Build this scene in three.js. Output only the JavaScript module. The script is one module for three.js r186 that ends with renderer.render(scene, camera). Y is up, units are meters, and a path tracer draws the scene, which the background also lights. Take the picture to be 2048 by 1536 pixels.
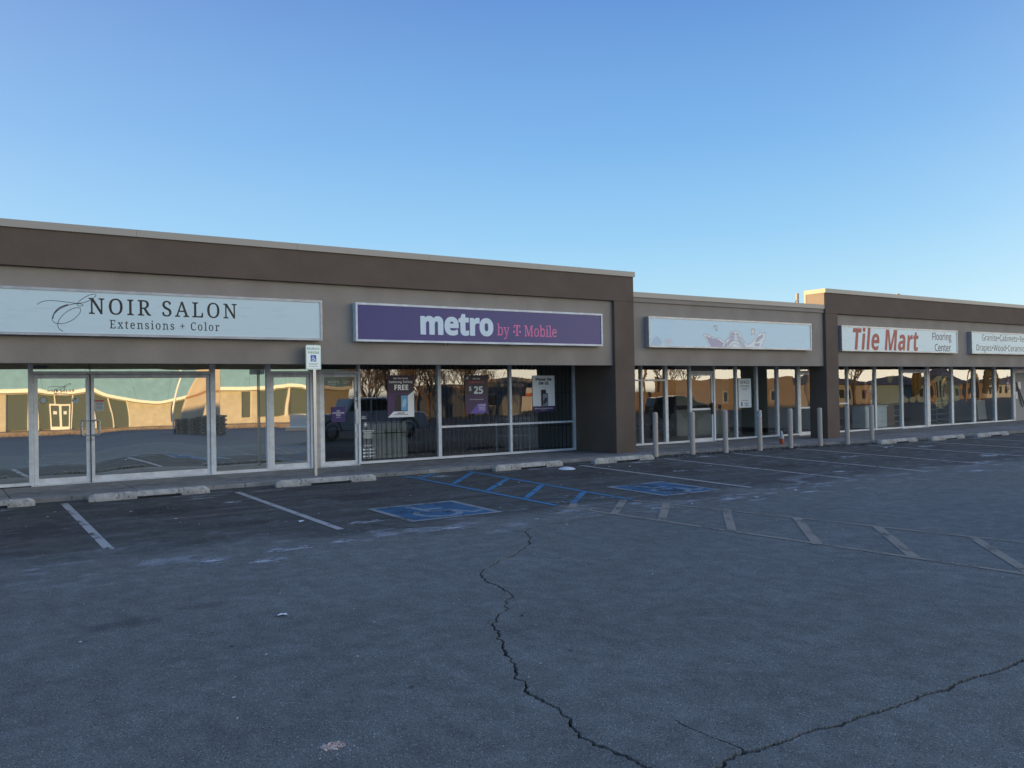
import * as THREE from 'three';
import { mergeGeometries, mergeVertices } from 'three/addons/utils/BufferGeometryUtils.js';
import { RoundedBoxGeometry } from 'three/addons/geometries/RoundedBoxGeometry.js';

// ------------------------------------------------------------------ camera, sky, sun, exposure
const scene = new THREE.Scene();
const CAM = { f: 1720, yaw: 0.594, pitch: -0.0095, roll: -0.0175, D: 19.03, H: 1.665 };
const camera = new THREE.PerspectiveCamera(2 * Math.atan(768 / CAM.f) * 180 / Math.PI, 4 / 3, 0.1, 2000);
{
  const { yaw, pitch, roll } = CAM;
  const fwd = new THREE.Vector3(Math.sin(yaw) * Math.cos(pitch), -Math.sin(pitch), -Math.cos(yaw) * Math.cos(pitch));
  const right = new THREE.Vector3(Math.cos(yaw), 0, Math.sin(yaw));
  const up = new THREE.Vector3().crossVectors(right, fwd);
  camera.position.set(0, CAM.H, CAM.D);
  camera.up.copy(right).multiplyScalar(-Math.sin(roll)).addScaledVector(up, Math.cos(roll));
  camera.lookAt(camera.position.clone().add(fwd));
}
const SUN = new THREE.Vector3(-0.75, 0.074, -0.66).normalize();
{
  const W = 1024, H = 512, d = new Float32Array(W * H * 4);
  const stops = [[-90, .10, .11, .13], [-2, .42, .47, .50], [0, .70, .82, .87], [4, .53, .80, .93], [7, .40, .705, .925], [10, .30, .61, .91], [16, .187, .455, .835], [25, .105, .285, .675], [45, .11, .26, .62], [90, .12, .26, .60]], SK = 1 / 1.6;
  const sunAz = Math.atan2(SUN.z, SUN.x);
  for (let j = 0; j < H; j++) {
    const el = ((j + .5) / H - .5) * 180;
    let k = 0; while (k < stops.length - 2 && el > stops[k + 1][0]) k++;
    const a = stops[k], b = stops[k + 1]; let t = Math.min(1, Math.max(0, (el - a[0]) / (b[0] - a[0])));
    for (let i = 0; i < W; i++) {
      const az = ((i + .5) / W - .5) * 2 * Math.PI;
      const dot = Math.cos(el * Math.PI / 180) * Math.cos(az - sunAz) * Math.cos(5 * Math.PI / 180) + Math.sin(el * Math.PI / 180) * Math.sin(5 * Math.PI / 180);
      const ang = Math.acos(Math.min(1, Math.max(-1, dot)));
      const glow = el > -3 ? 1.6 * Math.exp(-ang / .16) + .35 * Math.exp(-ang / .5) : 0;
      const anti = (.5 - .5 * Math.cos(az - sunAz)) ** 10 * (el > 0 ? Math.exp(-((el / 26) ** 2)) : Math.exp(el));  // warm glow opposite the sun, added out of view to light the facade
      const o = (j * W + i) * 4;
      d[o] = SK * (a[1] + (b[1] - a[1]) * t) + glow * 1.0 + anti * 2.35;
      d[o + 1] = SK * (a[2] + (b[2] - a[2]) * t) + glow * .72 + anti * 1.95;
      d[o + 2] = SK * (a[3] + (b[3] - a[3]) * t) + glow * .40 + anti * 1.32;
      d[o + 3] = 1;
    }
  }
  const sky = new THREE.DataTexture(d, W, H, THREE.RGBAFormat, THREE.FloatType);
  sky.mapping = THREE.EquirectangularReflectionMapping; sky.magFilter = THREE.LinearFilter; sky.minFilter = THREE.LinearFilter;
  sky.wrapS = THREE.RepeatWrapping; sky.needsUpdate = true;
  scene.background = sky; scene.environment = sky;
}
const sun = new THREE.DirectionalLight(new THREE.Color().setRGB(1.0, .64, .27), 5);
sun.position.copy(SUN).multiplyScalar(180).add(new THREE.Vector3(20, 0, 25)); sun.target.position.set(20, 0, 25);
sun.castShadow = true; sun.shadow.mapSize.set(4096, 4096);
Object.assign(sun.shadow.camera, { left: -140, right: 140, top: 60, bottom: -60, near: 1, far: 420 });
scene.add(sun, sun.target);
const renderer = new THREE.WebGLRenderer({ antialias: true });
renderer.toneMapping = THREE.LinearToneMapping; renderer.toneMappingExposure = 1.6;
renderer.shadowMap.enabled = true;

// ------------------------------------------------------------------ helpers
let seedState = 7;
const rnd = () => { seedState = (seedState * 1664525 + 1013904223) >>> 0; return seedState / 4294967296; };
const rr = (a, b) => a + (b - a) * rnd();
const clamp = (x, a = 0, b = 1) => Math.min(b, Math.max(a, x));
const sstep = (a, b, x) => { const t = clamp((x - a) / (b - a)); return t * t * (3 - 2 * t); };
const lerp = (a, b, t) => a + (b - a) * t;
const hash = (x, y, s = 0) => { let h = Math.imul(x | 0, 374761393) ^ Math.imul(y | 0, 668265263) ^ Math.imul(s + 11, 1274126177); h = Math.imul(h ^ (h >>> 13), 1274126177); return ((h ^ (h >>> 16)) >>> 0) / 4294967296; };
function vnoise(x, y, s = 0, per = 0) {
  const xi = Math.floor(x), yi = Math.floor(y), fx = x - xi, fy = y - yi;
  const w = (a) => per ? ((a % per) + per) % per : a, u = fx * fx * (3 - 2 * fx), v = fy * fy * (3 - 2 * fy);
  return lerp(lerp(hash(w(xi), w(yi), s), hash(w(xi + 1), w(yi), s), u), lerp(hash(w(xi), w(yi + 1), s), hash(w(xi + 1), w(yi + 1), s), u), v);
}
function fbm(x, y, s = 0, oct = 4, per = 0) { let a = 0, k = .5, n = 0; for (let o = 0; o < oct; o++) { a += k * vnoise(x, y, s + o * 17, per); n += k; k *= .5; x *= 2; y *= 2; per *= 2; } return a / n; }
const G0 = -0.08, GS = 0.0175, GZ = 2.28, GEND = 57;
const groundY = (z) => z < GZ ? G0 : G0 - GS * (Math.min(z, GEND) - GZ);
const TILT = Math.atan(GS);

function dataTex(n, fn, { srgb = true, repeat } = {}) {
  const d = new Uint8Array(n * n * 4);
  for (let y = 0; y < n; y++) for (let x = 0; x < n; x++) { const c = fn(x / n, y / n, x, y), o = (y * n + x) * 4; if (typeof c === 'number') d[o] = d[o + 1] = d[o + 2] = clamp(c) * 255; else { d[o] = clamp(c[0]) * 255; d[o + 1] = clamp(c[1]) * 255; d[o + 2] = clamp(c[2]) * 255; } d[o + 3] = typeof c === 'number' || c.length < 4 ? 255 : clamp(c[3]) * 255; }
  const t = new THREE.DataTexture(d, n, n); t.wrapS = t.wrapT = THREE.RepeatWrapping; t.magFilter = THREE.LinearFilter; t.minFilter = THREE.LinearMipmapLinearFilter; t.generateMipmaps = true;
  if (srgb) t.colorSpace = THREE.SRGBColorSpace; if (repeat) t.repeat.set(repeat, repeat); t.needsUpdate = true; return t;
}
function canvasTex(w, h, draw) {
  const c = document.createElement('canvas'); c.width = w; c.height = h; const g = c.getContext('2d'); draw(g, w, h);
  const t = new THREE.CanvasTexture(c); t.colorSpace = THREE.SRGBColorSpace; t.magFilter = THREE.LinearFilter; t.anisotropy = 8; return t;
}
const lin = (r, g, b) => new THREE.Color().setRGB(r, g, b);
function mat(r, g, b, o = {}) { const c = lin(r, g, b); const M = o.phys ? THREE.MeshPhysicalMaterial : THREE.MeshStandardMaterial; const { phys, ...p } = o; return new M({ color: c, roughness: .8, ...p }); }
const counts = {};
function numbered(n) { counts[n] = (counts[n] ?? -1) + 1; return counts[n] ? n + '_' + String(counts[n]).padStart(3, '0') : n; }
const shade = (m) => { m.castShadow = m.receiveShadow = true; return m; };
function mesh(name, geo, material, parent) { const m = shade(new THREE.Mesh(geo, material)); m.name = name; if (parent) parent.add(m); return m; }
function tag(o, label, category, group, kind) { o.name = numbered(o.name); o.userData = { label, category }; if (group) o.userData.group = group; if (kind) o.userData.kind = kind; scene.add(o); return o; }
function thing(name, label, category, x = 0, y = 0, z = 0, group) { const g = new THREE.Group(); g.name = name; g.position.set(x, y, z); return tag(g, label, category, group); }
function structure(name, geo, material, label) { const m = mesh(name, geo, material); tag(m, label, name.replace(/_/g, ' ').split(' ').slice(-2).join(' '), null, 'structure'); return m; }
// box between two corners, uv in metres
function bx(x0, x1, y0, y1, z0, z1) {
  const g = new THREE.BoxGeometry(x1 - x0, y1 - y0, z1 - z0); g.translate((x0 + x1) / 2, (y0 + y1) / 2, (z0 + z1) / 2); return metreUV(g);
}
function metreUV(g) {
  g.computeVertexNormals; const p = g.attributes.position, n = g.attributes.normal, uv = new Float32Array(p.count * 2);
  for (let i = 0; i < p.count; i++) { const ax = Math.abs(n.getX(i)), ay = Math.abs(n.getY(i)), az = Math.abs(n.getZ(i)); const X = p.getX(i), Y = p.getY(i), Z = p.getZ(i); if (ay >= ax && ay >= az) { uv[2 * i] = X; uv[2 * i + 1] = Z; } else if (ax >= az) { uv[2 * i] = Z; uv[2 * i + 1] = Y; } else { uv[2 * i] = X; uv[2 * i + 1] = Y; } }
  g.setAttribute('uv', new THREE.BufferAttribute(uv, 2)); return g;
}
function rbx(x0, x1, y0, y1, z0, z1, r = .006, seg = 2) { const g = new RoundedBoxGeometry(x1 - x0, y1 - y0, z1 - z0, seg, r); g.translate((x0 + x1) / 2, (y0 + y1) / 2, (z0 + z1) / 2); return metreUV(g.index ? g.toNonIndexed() : g); }
const join = (a) => mergeGeometries(a.map((g) => { const h = g.index ? g.toNonIndexed() : g; for (const k of Object.keys(h.attributes)) if (!['position', 'normal', 'uv'].includes(k)) h.deleteAttribute(k); return h; }));
const cyl = (r0, r1, h, n = 16, open = false) => new THREE.CylinderGeometry(r0, r1, h, n, 1, open);
function rod(a, b, r0, r1 = r0, n = 6) { const A = new THREE.Vector3(...a), B = new THREE.Vector3(...b), d = B.clone().sub(A), g = cyl(r1, r0, d.length(), n); g.applyQuaternion(new THREE.Quaternion().setFromUnitVectors(new THREE.Vector3(0, 1, 0), d.normalize())); g.translate(...A.add(B).multiplyScalar(.5).toArray()); return g; }

// ------------------------------------------------------------------ textures
const TILE = 3;                                              // metres per asphalt tile
const asphaltTex = dataTex(1536, (u, v, x, y) => {
  const cs = 340, cx = u * cs, cy = v * cs; let best = 9, id = 0;
  const ix = Math.floor(cx), iy = Math.floor(cy);
  for (let j = -1; j <= 1; j++) for (let i = -1; i <= 1; i++) { const a = (ix + i + cs) % cs, b = (iy + j + cs) % cs, dx = ix + i + hash(a, b, 1) - cx, dy = iy + j + hash(a, b, 2) - cy, d = dx * dx + dy * dy; if (d < best) { best = d; id = hash(a, b, 3); } }
  const stone = best < .2 ? id : .45;
  let l = .56 + (stone - .5) * .17 + (fbm(u * 24, v * 24, 5, 3, 24) - .5) * .14 + (hash(x, y, 9) - .5) * .10;
  if (id > .93 && best < .10) l += .22; if (id > .98 && best < .14) l += .25; if (id < .09 && best < .2) l -= .20;
  return [l * .985, l, l * 1.01];
});
const asphaltBump = dataTex(1024, (u, v, x, y) => .5 + (hash(x >> 1, y >> 1, 21) - .5) * .5 + (fbm(u * 90, v * 90, 31, 2, 90) - .5) * .6, { srgb: false });
for (const t of [asphaltTex, asphaltBump]) t.repeat.set(1 / TILE, 1 / TILE);
const stuccoTex = dataTex(1024, (u, v, x, y) => { const l = .86 + (fbm(u * 5, v * 5, 41, 5, 5) - .5) * .13 + (hash(x, y, 42) - .5) * .05; return [l, l * .995, l * .99]; });
const stuccoBump = dataTex(1024, (u, v, x, y) => fbm(u * 128, v * 128, 51, 3, 128) * .8 + hash(x, y, 53) * .2, { srgb: false });
for (const t of [stuccoTex, stuccoBump]) t.repeat.set(1 / 2.5, 1 / 2.5);
const concreteTex = dataTex(1024, (u, v, x, y) => { const s = fbm(u * 9, v * 9, 61, 5, 9); let l = .80 + (s - .5) * .26 + (fbm(u * 3, v * 3, 65, 3, 3) - .5) * .22 + (hash(x, y, 62) - .5) * .08; const b = fbm(u * 40, v * 40, 63, 2, 40); if (b > .74) l -= .16; return [l, l * .995, l * .98]; });
concreteTex.repeat.set(.5, .5);
const chipTex = dataTex(512, (u, v, x, y) => { const s = fbm(u * 6, v * 6, 71, 4, 6), c = fbm(u * 26, v * 26, 72, 3, 26); let l = .80 + (s - .5) * .3 + (hash(x, y, 73) - .5) * .08; l -= .10 * sstep(.60, .74, c) + .14 * sstep(.72, .8, c); return [l, l * .985, l * .95]; });
const wearTex = (lo, seed) => dataTex(512, (u, v, x, y) => { const c = fbm(u * 40, v * 40, seed, 3, 40) * .55 + fbm(u * 5, v * 5, seed + 3, 3, 5) * .45 + (hash(x, y, seed + 5) - .5) * .16; return [1, 1, 1, 1].map(() => c > lo ? 1 : 0); }, { srgb: false });
const dustTex = dataTex(256, (u, v, x, y) => { const l = .9 + (fbm(u * 8, v * 8, 91, 4, 8) - .5) * .2; return l; });

// ------------------------------------------------------------------ materials
const M = {
  tan: mat(.445, .392, .332, { map: stuccoTex, bumpMap: stuccoBump, bumpScale: .004, roughness: .95 }),
  brown: mat(.208, .157, .120, { map: stuccoTex, bumpMap: stuccoBump, bumpScale: .004, roughness: .95 }),
  cap: mat(.43, .39, .325, { roughness: .5 }),
  soffit: mat(.58, .55, .50, { map: stuccoTex }),
  white: mat(.88, .92, .95, { roughness: .45, map: dustTex }),
  alu: mat(.50, .52, .55, { roughness: .4, metalness: .3, map: dustTex }),
  dark: mat(.02, .02, .022, { roughness: .5 }),
  steel: mat(.45, .46, .48, { roughness: .35, metalness: .8 }),
  black: mat(.012, .012, .014, { roughness: .6 }),
  concrete: mat(.40, .40, .39, { map: concreteTex, roughness: .9, bumpMap: concreteTex, bumpScale: .003 }),
  stop: mat(.66, .66, .64, { map: chipTex, roughness: .95, bumpMap: chipTex, bumpScale: .004 }),
  bollard: mat(.66, .565, .47, { roughness: .6, map: dustTex }),
  mirror: mat(.88, .91, .85, { roughness: .012, metalness: 1 }),
  glassDim: new THREE.MeshPhysicalMaterial({ color: lin(.80, .85, .85), transmission: 1, thickness: 0, roughness: 0, ior: 2.33 }),
  glass: new THREE.MeshPhysicalMaterial({ color: lin(.88, .93, .91), transmission: 1, thickness: 0, roughness: 0, ior: 2.33 }),
  roomWall: mat(.62, .63, .60, { roughness: .95 }),
  roomDark: mat(.62, .63, .60, { roughness: .95 }),
  floorDark: mat(.22, .22, .225, { roughness: .6 }),
};

// ------------------------------------------------------------------ ground: the car park, cracked for real
function polyline(pts, jag, seed) {                          // subdivide a crack's course and roughen it
  let p = pts.map((q) => [...q]), amp = jag;
  for (let k = 0; k < 4; k++) { const o = []; for (let i = 0; i < p.length - 1; i++) { const [x0, z0] = p[i], [x1, z1] = p[i + 1], L = Math.hypot(x1 - x0, z1 - z0), d = (hash(i, k, seed) - .5) * Math.min(amp, L * .5); o.push(p[i]); if (L > .03) o.push([(x0 + x1) / 2 - (z1 - z0) / L * d, (z0 + z1) / 2 + (x1 - x0) / L * d]); } o.push(p[p.length - 1]); p = o; amp *= .62; }
  return p;
}
const CRACKS = [
  { w: .0075, p: polyline([[6.58, 9.53], [6.39, 9.94], [6.08, 10.33], [5.60, 10.73], [5.10, 11.03], [4.81, 11.27], [4.69, 11.47], [4.63, 11.77], [4.58, 12.11], [4.46, 12.33], [4.28, 12.51], [4.24, 12.63], [4.0, 12.81], [3.85, 12.98], [3.80, 13.15], [3.68, 13.30], [3.66, 13.43], [3.50, 13.69], [3.45, 13.86], [3.36, 14.06], [3.29, 14.19], [3.21, 14.36], [3.19, 14.61], [3.21, 14.73], [3.16, 14.82], [3.08, 15.06], [3.05, 15.19], [3.07, 15.36], [3.10, 15.67], [3.16, 16.3]], .065, 3) },
  { w: .0105, p: polyline([[7.2, 15.97], [6.47, 15.94], [5.89, 15.93], [5.50, 15.94], [5.08, 15.92], [4.69, 15.90], [4.31, 15.88], [3.95, 15.855], [3.65, 15.83], [3.54, 15.84], [3.38, 15.87], [3.16, 16.02], [2.9, 16.3]], .05, 13) },
  { w: .0075, p: polyline([[6.58, 9.53], [7.03, 9.32], [7.76, 9.23], [8.65, 9.20], [9.54, 9.25], [10.07, 9.38], [10.91, 9.25], [12.13, 9.17], [13.19, 9.31], [13.95, 9.45]], .12, 23) },
  { w: .005, p: polyline([[6.58, 9.53], [6.2, 9.01], [5.48, 8.33], [5.16, 7.72]], .12, 33) },
  { w: .004, p: polyline([[3.66, 15.82], [3.66, 15.64], [3.65, 15.5], [3.66, 15.29]], .03, 43) },
];
const crackGrid = new Map();
for (const c of CRACKS) for (let i = 0; i < c.p.length - 1; i++) { const [x0, z0] = c.p[i], [x1, z1] = c.p[i + 1]; const n = Math.ceil(Math.hypot(x1 - x0, z1 - z0) / .02); for (let k = 0; k <= n; k++) { const cx = Math.floor((x0 + (x1 - x0) * k / n) / .06), cz = Math.floor((z0 + (z1 - z0) * k / n) / .06); for (let a = -1; a <= 1; a++) for (let b = -1; b <= 1; b++) { const key = (cx + a) * 4096 + cz + b; if (!crackGrid.has(key)) crackGrid.set(key, []); const l = crackGrid.get(key), s = [x0, z0, x1, z1, c.w]; if (!l.length || l[l.length - 1][0] !== x0 || l[l.length - 1][1] !== z0) l.push(s); } } }
function crackDepth(x, z, segs) {
  let dmin = 9, w = .01;
  for (const [x0, z0, x1, z1, cw] of segs) { const dx = x1 - x0, dz = z1 - z0, t = clamp(((x - x0) * dx + (z - z0) * dz) / (dx * dx + dz * dz + 1e-9)), d = Math.hypot(x - x0 - t * dx, z - z0 - t * dz) / cw; if (d < dmin) { dmin = d; w = cw; } }
  const k = dmin * (1 + .9 * (vnoise(x * 25, z * 25, 77) - .5)) / (.45 + 1.1 * vnoise(x * 6, z * 6, 78));
  return k < 1 ? -.075 : 0;
}
function lotColor(x, z) {                                    // what the surface is made of: sealed stalls, worn lane, oil, scuffs
  const big = fbm(x * .22, z * .3, 101, 4), mid = fbm(x * .9, z * 1.6, 103, 4), streak = fbm(x * .55, z * 4.2, 105, 4), fine = fbm(x * 7, z * 7, 107, 3);
  const edge = 8.35 + (fbm(x * .45, 3.3, 109, 3) - .5) * 1.6 + (x > 14 ? (x - 14) * .06 : 0);
  const stall = 1 - sstep(edge - .7, edge + .55, z + (mid - .5) * 1.1 + (fine - .5) * .35);
  let r = .194, g = .199, b = .176; const k = .86 + .24 * (big - .5) + .16 * (mid - .5) + .16 * (streak - .5) + .12 * fine;
  r *= k; g *= k; b *= k;
  const sk = .72 + .9 * (streak - .5) + .35 * fine; r = lerp(r, .092 * sk, stall); g = lerp(g, .089 * sk, stall); b = lerp(b, .077 * sk, stall);
  // oil spots under the parked cars
  for (const [cx, cz, rx, rz, s] of [[3.2, 4.6, 1.0, .7, .5], [6.3, 4.9, .9, .6, .4], [1.2, 5.4, .8, .8, .4], [13.8, 5.4, 1.1, .9, .3], [16.4, 5.8, 1.2, 1, .3], [1.35, 11.15, .42, .20, .42], [2.05, 10.95, .35, .14, .28], [11.2, 4.8, .9, .7, .3]]) { const q = Math.hypot((x - cx) / rx, (z - cz) / rz) + (fine - .5) * .7 + (mid - .5) * .6; if (q < 1) { const a = 1 - s * sstep(1, .35, q); r *= a; g *= a * .99; b *= a * .97; } }
  // pale dried spill and rust in the salon stall
  const sp = sstep(.46, .62, streak) * sstep(1.5, 2.6, x) * (1 - sstep(5.2, 6, x)) * sstep(4.9, 5.3, z) * (1 - sstep(6.0, 6.5, z));
  r = lerp(r, .105, sp * .8); g = lerp(g, .105, sp * .8); b = lerp(b, .098, sp * .75);
  const ru = Math.exp(-((x - 3.35) ** 2) / .35 - ((z - 5.55) ** 2) / .03) + Math.exp(-((x - 1.0) ** 2) / .12 - ((z - 6.5) ** 2) / .012) * 1.3; r += ru * .05 * fine; g += ru * .018 * fine;
  // pale scuffs where the sealer ends
  const band = Math.exp(-(((z - edge - .35 - .5 * (mid - .5)) / .75) ** 2));
  const sc = sstep(.635, .70, fbm(x * 2.2, z * 7.5, 111, 4)) * (band * .8 + .05 + (x > 14 ? .25 * stall : .08 * stall) + .5 * Math.exp(-(((z - 3.0) / .35) ** 2)));
  const sc2 = sstep(.80, .88, fbm(x * 9, z * 14, 117, 2)) * (.35 * stall + .12 * band);
  const s = clamp(sc + sc2); r = lerp(r, .36, s * .75); g = lerp(g, .375, s * .75); b = lerp(b, .385, s * .75);
  return [r, g, b];
}
const asphalt = new THREE.MeshStandardMaterial({ color: lin(3.1, 3.1, 3.1), map: asphaltTex, bumpMap: asphaltBump, bumpScale: .006, roughness: .88, vertexColors: true });
asphalt.color.setRGB(1, 1, 1); const ASPH = 3.1;             // the map's mean is about 1/3.1
function lotPatch(x0, x1, z0, z1, step, cracked) {
  const P = [], C = [], I = []; const nx = Math.round((x1 - x0) / step), nz = Math.round((z1 - z0) / step);
  const put = (x, z, dy) => { P.push(x, groundY(z) + dy, z); const c = lotColor(x, z); C.push(c[0] * ASPH, c[1] * ASPH, c[2] * ASPH); return P.length / 3 - 1; };
  const row = []; for (let j = 0; j <= nz; j++) for (let i = 0; i <= nx; i++) row.push(put(x0 + (x1 - x0) * i / nx, z0 + (z1 - z0) * j / nz, 0));
  for (let j = 0; j < nz; j++) for (let i = 0; i < nx; i++) {
    const xa = x0 + (x1 - x0) * i / nx, za = z0 + (z1 - z0) * j / nz, xb = x0 + (x1 - x0) * (i + 1) / nx, zb = z0 + (z1 - z0) * (j + 1) / nz;
    let segs = null;
    if (cracked) { const s = new Set(); for (const qx of [xa, xb]) for (const qz of [za, zb]) for (const e of crackGrid.get(Math.floor(qx / .06) * 4096 + Math.floor(qz / .06)) || []) s.add(e); if (s.size) segs = [...s]; }
    if (!segs) { const a = j * (nx + 1) + i; I.push(a, a + nx + 1, a + 1, a + 1, a + nx + 1, a + nx + 2); continue; }
    const n = 10, base = []; for (let b = 0; b <= n; b++) for (let a = 0; a <= n; a++) { const x = xa + (xb - xa) * a / n, z = za + (zb - za) * b / n; base.push(put(x, z, crackDepth(x, z, segs))); }
    for (let b = 0; b < n; b++) for (let a = 0; a < n; a++) { const q = base[b * (n + 1) + a], r = base[b * (n + 1) + a + 1], s = base[(b + 1) * (n + 1) + a], t = base[(b + 1) * (n + 1) + a + 1]; I.push(q, s, r, r, s, t); }
  }
  const g = new THREE.BufferGeometry(); g.setAttribute('position', new THREE.Float32BufferAttribute(P, 3)); g.setAttribute('color', new THREE.Float32BufferAttribute(C, 3));
  const uv = new Float32Array(P.length / 3 * 2); for (let i = 0; i < P.length / 3; i++) { uv[2 * i] = P[3 * i]; uv[2 * i + 1] = P[3 * i + 2]; } g.setAttribute('uv', new THREE.BufferAttribute(uv, 2));
  g.setIndex(I); g.computeVertexNormals(); return g;
}
{
  const lot = mergeGeometries([lotPatch(-2, 14.02, 2.2, 17.02, .0600375, true), lotPatch(14.02, 46.02, 2.2, 17.02, .12, false)]);
  structure('parking_lot', lot, asphalt, 'worn dark asphalt car park with cracks and stall markings');
  const P = [], C = [], I = [], U = []; const quad = (x0, x1, z0, z1, y0, y1, nx = 24, nz = 12) => { const b = P.length / 3; for (let j = 0; j <= nz; j++) for (let i = 0; i <= nx; i++) { const x = lerp(x0, x1, i / nx), z = lerp(z0, z1, j / nz); P.push(x, lerp(y0, y1, j / nz), z); U.push(x, z); const k = (.8 + .4 * fbm(x * .2, z * .2, 131, 3)) * ASPH; C.push(.118 * k, .122 * k, .128 * k); } for (let j = 0; j < nz; j++) for (let i = 0; i < nx; i++) { const a = b + j * (nx + 1) + i; I.push(a, a + nx + 1, a + 1, a + 1, a + nx + 1, a + nx + 2); } };
  quad(-160, -2, 2.2, 17.02, groundY(2.28), groundY(17.02)); quad(46.02, 260, 2.2, 17.02, groundY(2.28), groundY(17.02)); quad(-160, 260, 17.02, GEND, groundY(17.02), groundY(GEND), 80, 20); quad(-160, 260, GEND, 420, groundY(GEND), groundY(GEND), 40, 30);
  quad(-160, 260, -400, 2.2, G0 - .02, G0 - .02, 30, 20);
  const g = new THREE.BufferGeometry(); g.setAttribute('position', new THREE.Float32BufferAttribute(P, 3)); g.setAttribute('color', new THREE.Float32BufferAttribute(C, 3)); g.setAttribute('uv', new THREE.Float32BufferAttribute(U, 2)); g.setIndex(I); g.computeVertexNormals();
  structure('ground', g, asphalt, 'asphalt ground stretching away round the car park');
}
// sidewalk slabs
{
  const sw = new THREE.Group(); sw.name = 'sidewalk'; tag(sw, 'grey concrete sidewalk of slabs along the shop fronts', 'sidewalk', null, 'structure');
  const edgeZ = (x) => x < 16 ? 2.36 : x < 21 ? lerp(2.36, 2.62, (x - 16) / 5) : x < 25 ? lerp(2.62, 3.42, (x - 21) / 4) : lerp(3.42, 4.1, (x - 25) / 15);
  const cuts = [-30, -20, -12, -6, -2.9, -.9, 1.1, 3.1, 5.0, 7.02, 9.0, 11.0, 12.9, 14.8, 16.8, 18.8, 20.8, 22.8, 24.8, 26.8, 28.8, 30.8, 32.8, 34.8, 36.8, 38.8, 41, 44, 47];
  const vary = [0, 1, 2].map((i) => { const m = M.concrete.clone(); m.color.multiplyScalar([1, .93, 1.06][i]); return m; }), varyD = vary;
  for (let i = 0; i < cuts.length - 1; i++) {
    const a = cuts[i] + .006, b = cuts[i + 1] - .006, j = .002 * (hash(i, 1, 5) - .5);
    mesh('slab', rbx(a, b, -.13, j, -.1, 1.435, .006, 1), varyD[i % 3], sw);
    const s = new THREE.Shape([[a, 1.447], [b, 1.447], [b, edgeZ(b)], [a, edgeZ(a)]].map(([x, z]) => new THREE.Vector2(x, z)));
    const g = new THREE.ExtrudeGeometry(s, { depth: .125, bevelEnabled: true, bevelSize: .006, bevelThickness: .006, bevelSegments: 1, bevelOffset: -.006 }); g.rotateX(Math.PI / 2); g.translate(0, -.006 + j, 0); metreUV(g);
    mesh('slab', g, vary[(i * 7 + 1) % 3], sw);
  }
}
// ------------------------------------------------------------------ paint on the asphalt
const PAINT_Y = .005;
const wearA = wearTex(.40, 201), wearB = wearTex(.34, 211);
const paintMat = (r, g, b, wear) => new THREE.MeshStandardMaterial({ color: lin(r, g, b), roughness: .85, alphaMap: wear, alphaTest: .5, bumpMap: asphaltBump, bumpScale: .003, side: THREE.DoubleSide });
const PM = { line: paintMat(.44, .43, .40, wearB), worn: paintMat(.44, .43, .40, wearA), blue: paintMat(.055, .215, .37, wearB), tan: paintMat(.285, .255, .20, wearA) };
function paint4(a, b, c, d) { const q = [a, b, c, d], P = [], U = []; for (const i of [0, 2, 1, 0, 3, 2]) { P.push(q[i][0], groundY(q[i][1]) + PAINT_Y + (q[i][2] || 0), q[i][1]); U.push(q[i][0] * .8, q[i][1] * .8); } const g = new THREE.BufferGeometry(); g.setAttribute('position', new THREE.Float32BufferAttribute(P, 3)); g.setAttribute('uv', new THREE.Float32BufferAttribute(U, 2)); g.computeVertexNormals(); const n = g.attributes.normal; if (n.getY(0) < 0) { for (let i = 0; i < n.count; i++) n.setXYZ(i, -n.getX(i), -n.getY(i), -n.getZ(i)); } return g; }
function stripe(x0, z0, x1, z1, w, lift = 0) { const L = Math.hypot(x1 - x0, z1 - z0), nx = -(z1 - z0) / L * w / 2, nz = (x1 - x0) / L * w / 2; return paint4([x0 - nx, z0 - nz, lift], [x1 - nx, z1 - nz, lift], [x1 + nx, z1 + nz, lift], [x0 + nx, z0 + nz, lift]); }
function marking(name, geo, m, label, group) { const o = mesh(name, geo, m); tag(o, label, 'marking', group, 'structure'); return o; }
marking('stall_line', stripe(1.845, 2.72, 1.785, 7.56, .115), PM.worn, 'white stall line between the salon wheel stops');
marking('stall_line', stripe(4.66, 3.0, 4.64, 7.9, .105), PM.line, 'white stall line beside the blue wheelchair square by the salon');
for (const [x0, z0, x1, z1] of [[12.67, 3.07, 12.6, 8.24], [15.39, 3.1, 15.25, 8.5], [17.95, 3.1, 17.68, 8.7], [20.5, 3.1, 20.2, 9.0], [23.17, 3.5, 22.9, 9.0], [25.61, 4.0, 25.45, 9.0], [28.2, 4.0, 28.0, 9.0], [30.9, 4.2, 30.7, 9.2], [33.5, 4.3, 33.3, 9.2]]) marking('stall_line', stripe(x0, z0, x1, z1, .10), PM.line, 'thin white stall line on the dark asphalt beyond the blue hatching', 'stall lines past the blue hatching');
marking('hatch_border', stripe(8.36, 2.42, 8.345, 7.9, .10), PM.blue, 'blue border line of the hatched aisle beside the first wheelchair square');
marking('hatch_border', stripe(9.9, 2.62, 9.76, 8.15, .10), PM.blue, 'blue border line of the hatched aisle beside the second wheelchair square');
for (const [a, b, c, d] of [[9.82, 2.86, 8.43, 4.42], [9.79, 4.31, 8.42, 5.68], [9.76, 5.56, 8.42, 6.92], [9.75, 6.86, 8.7, 7.86], [9.1, 2.45, 8.43, 3.1]]) marking('hatch_bar', stripe(a, b, c, d, .115, .001), PM.blue, 'blue diagonal bar in the hatched access aisle', 'diagonal bars of the blue aisle');
marking('crosswalk_border', stripe(8.345, 7.95, 9.33, 14.9, .085), PM.tan, 'tan border line of the crossing nearer the long crack');
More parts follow.
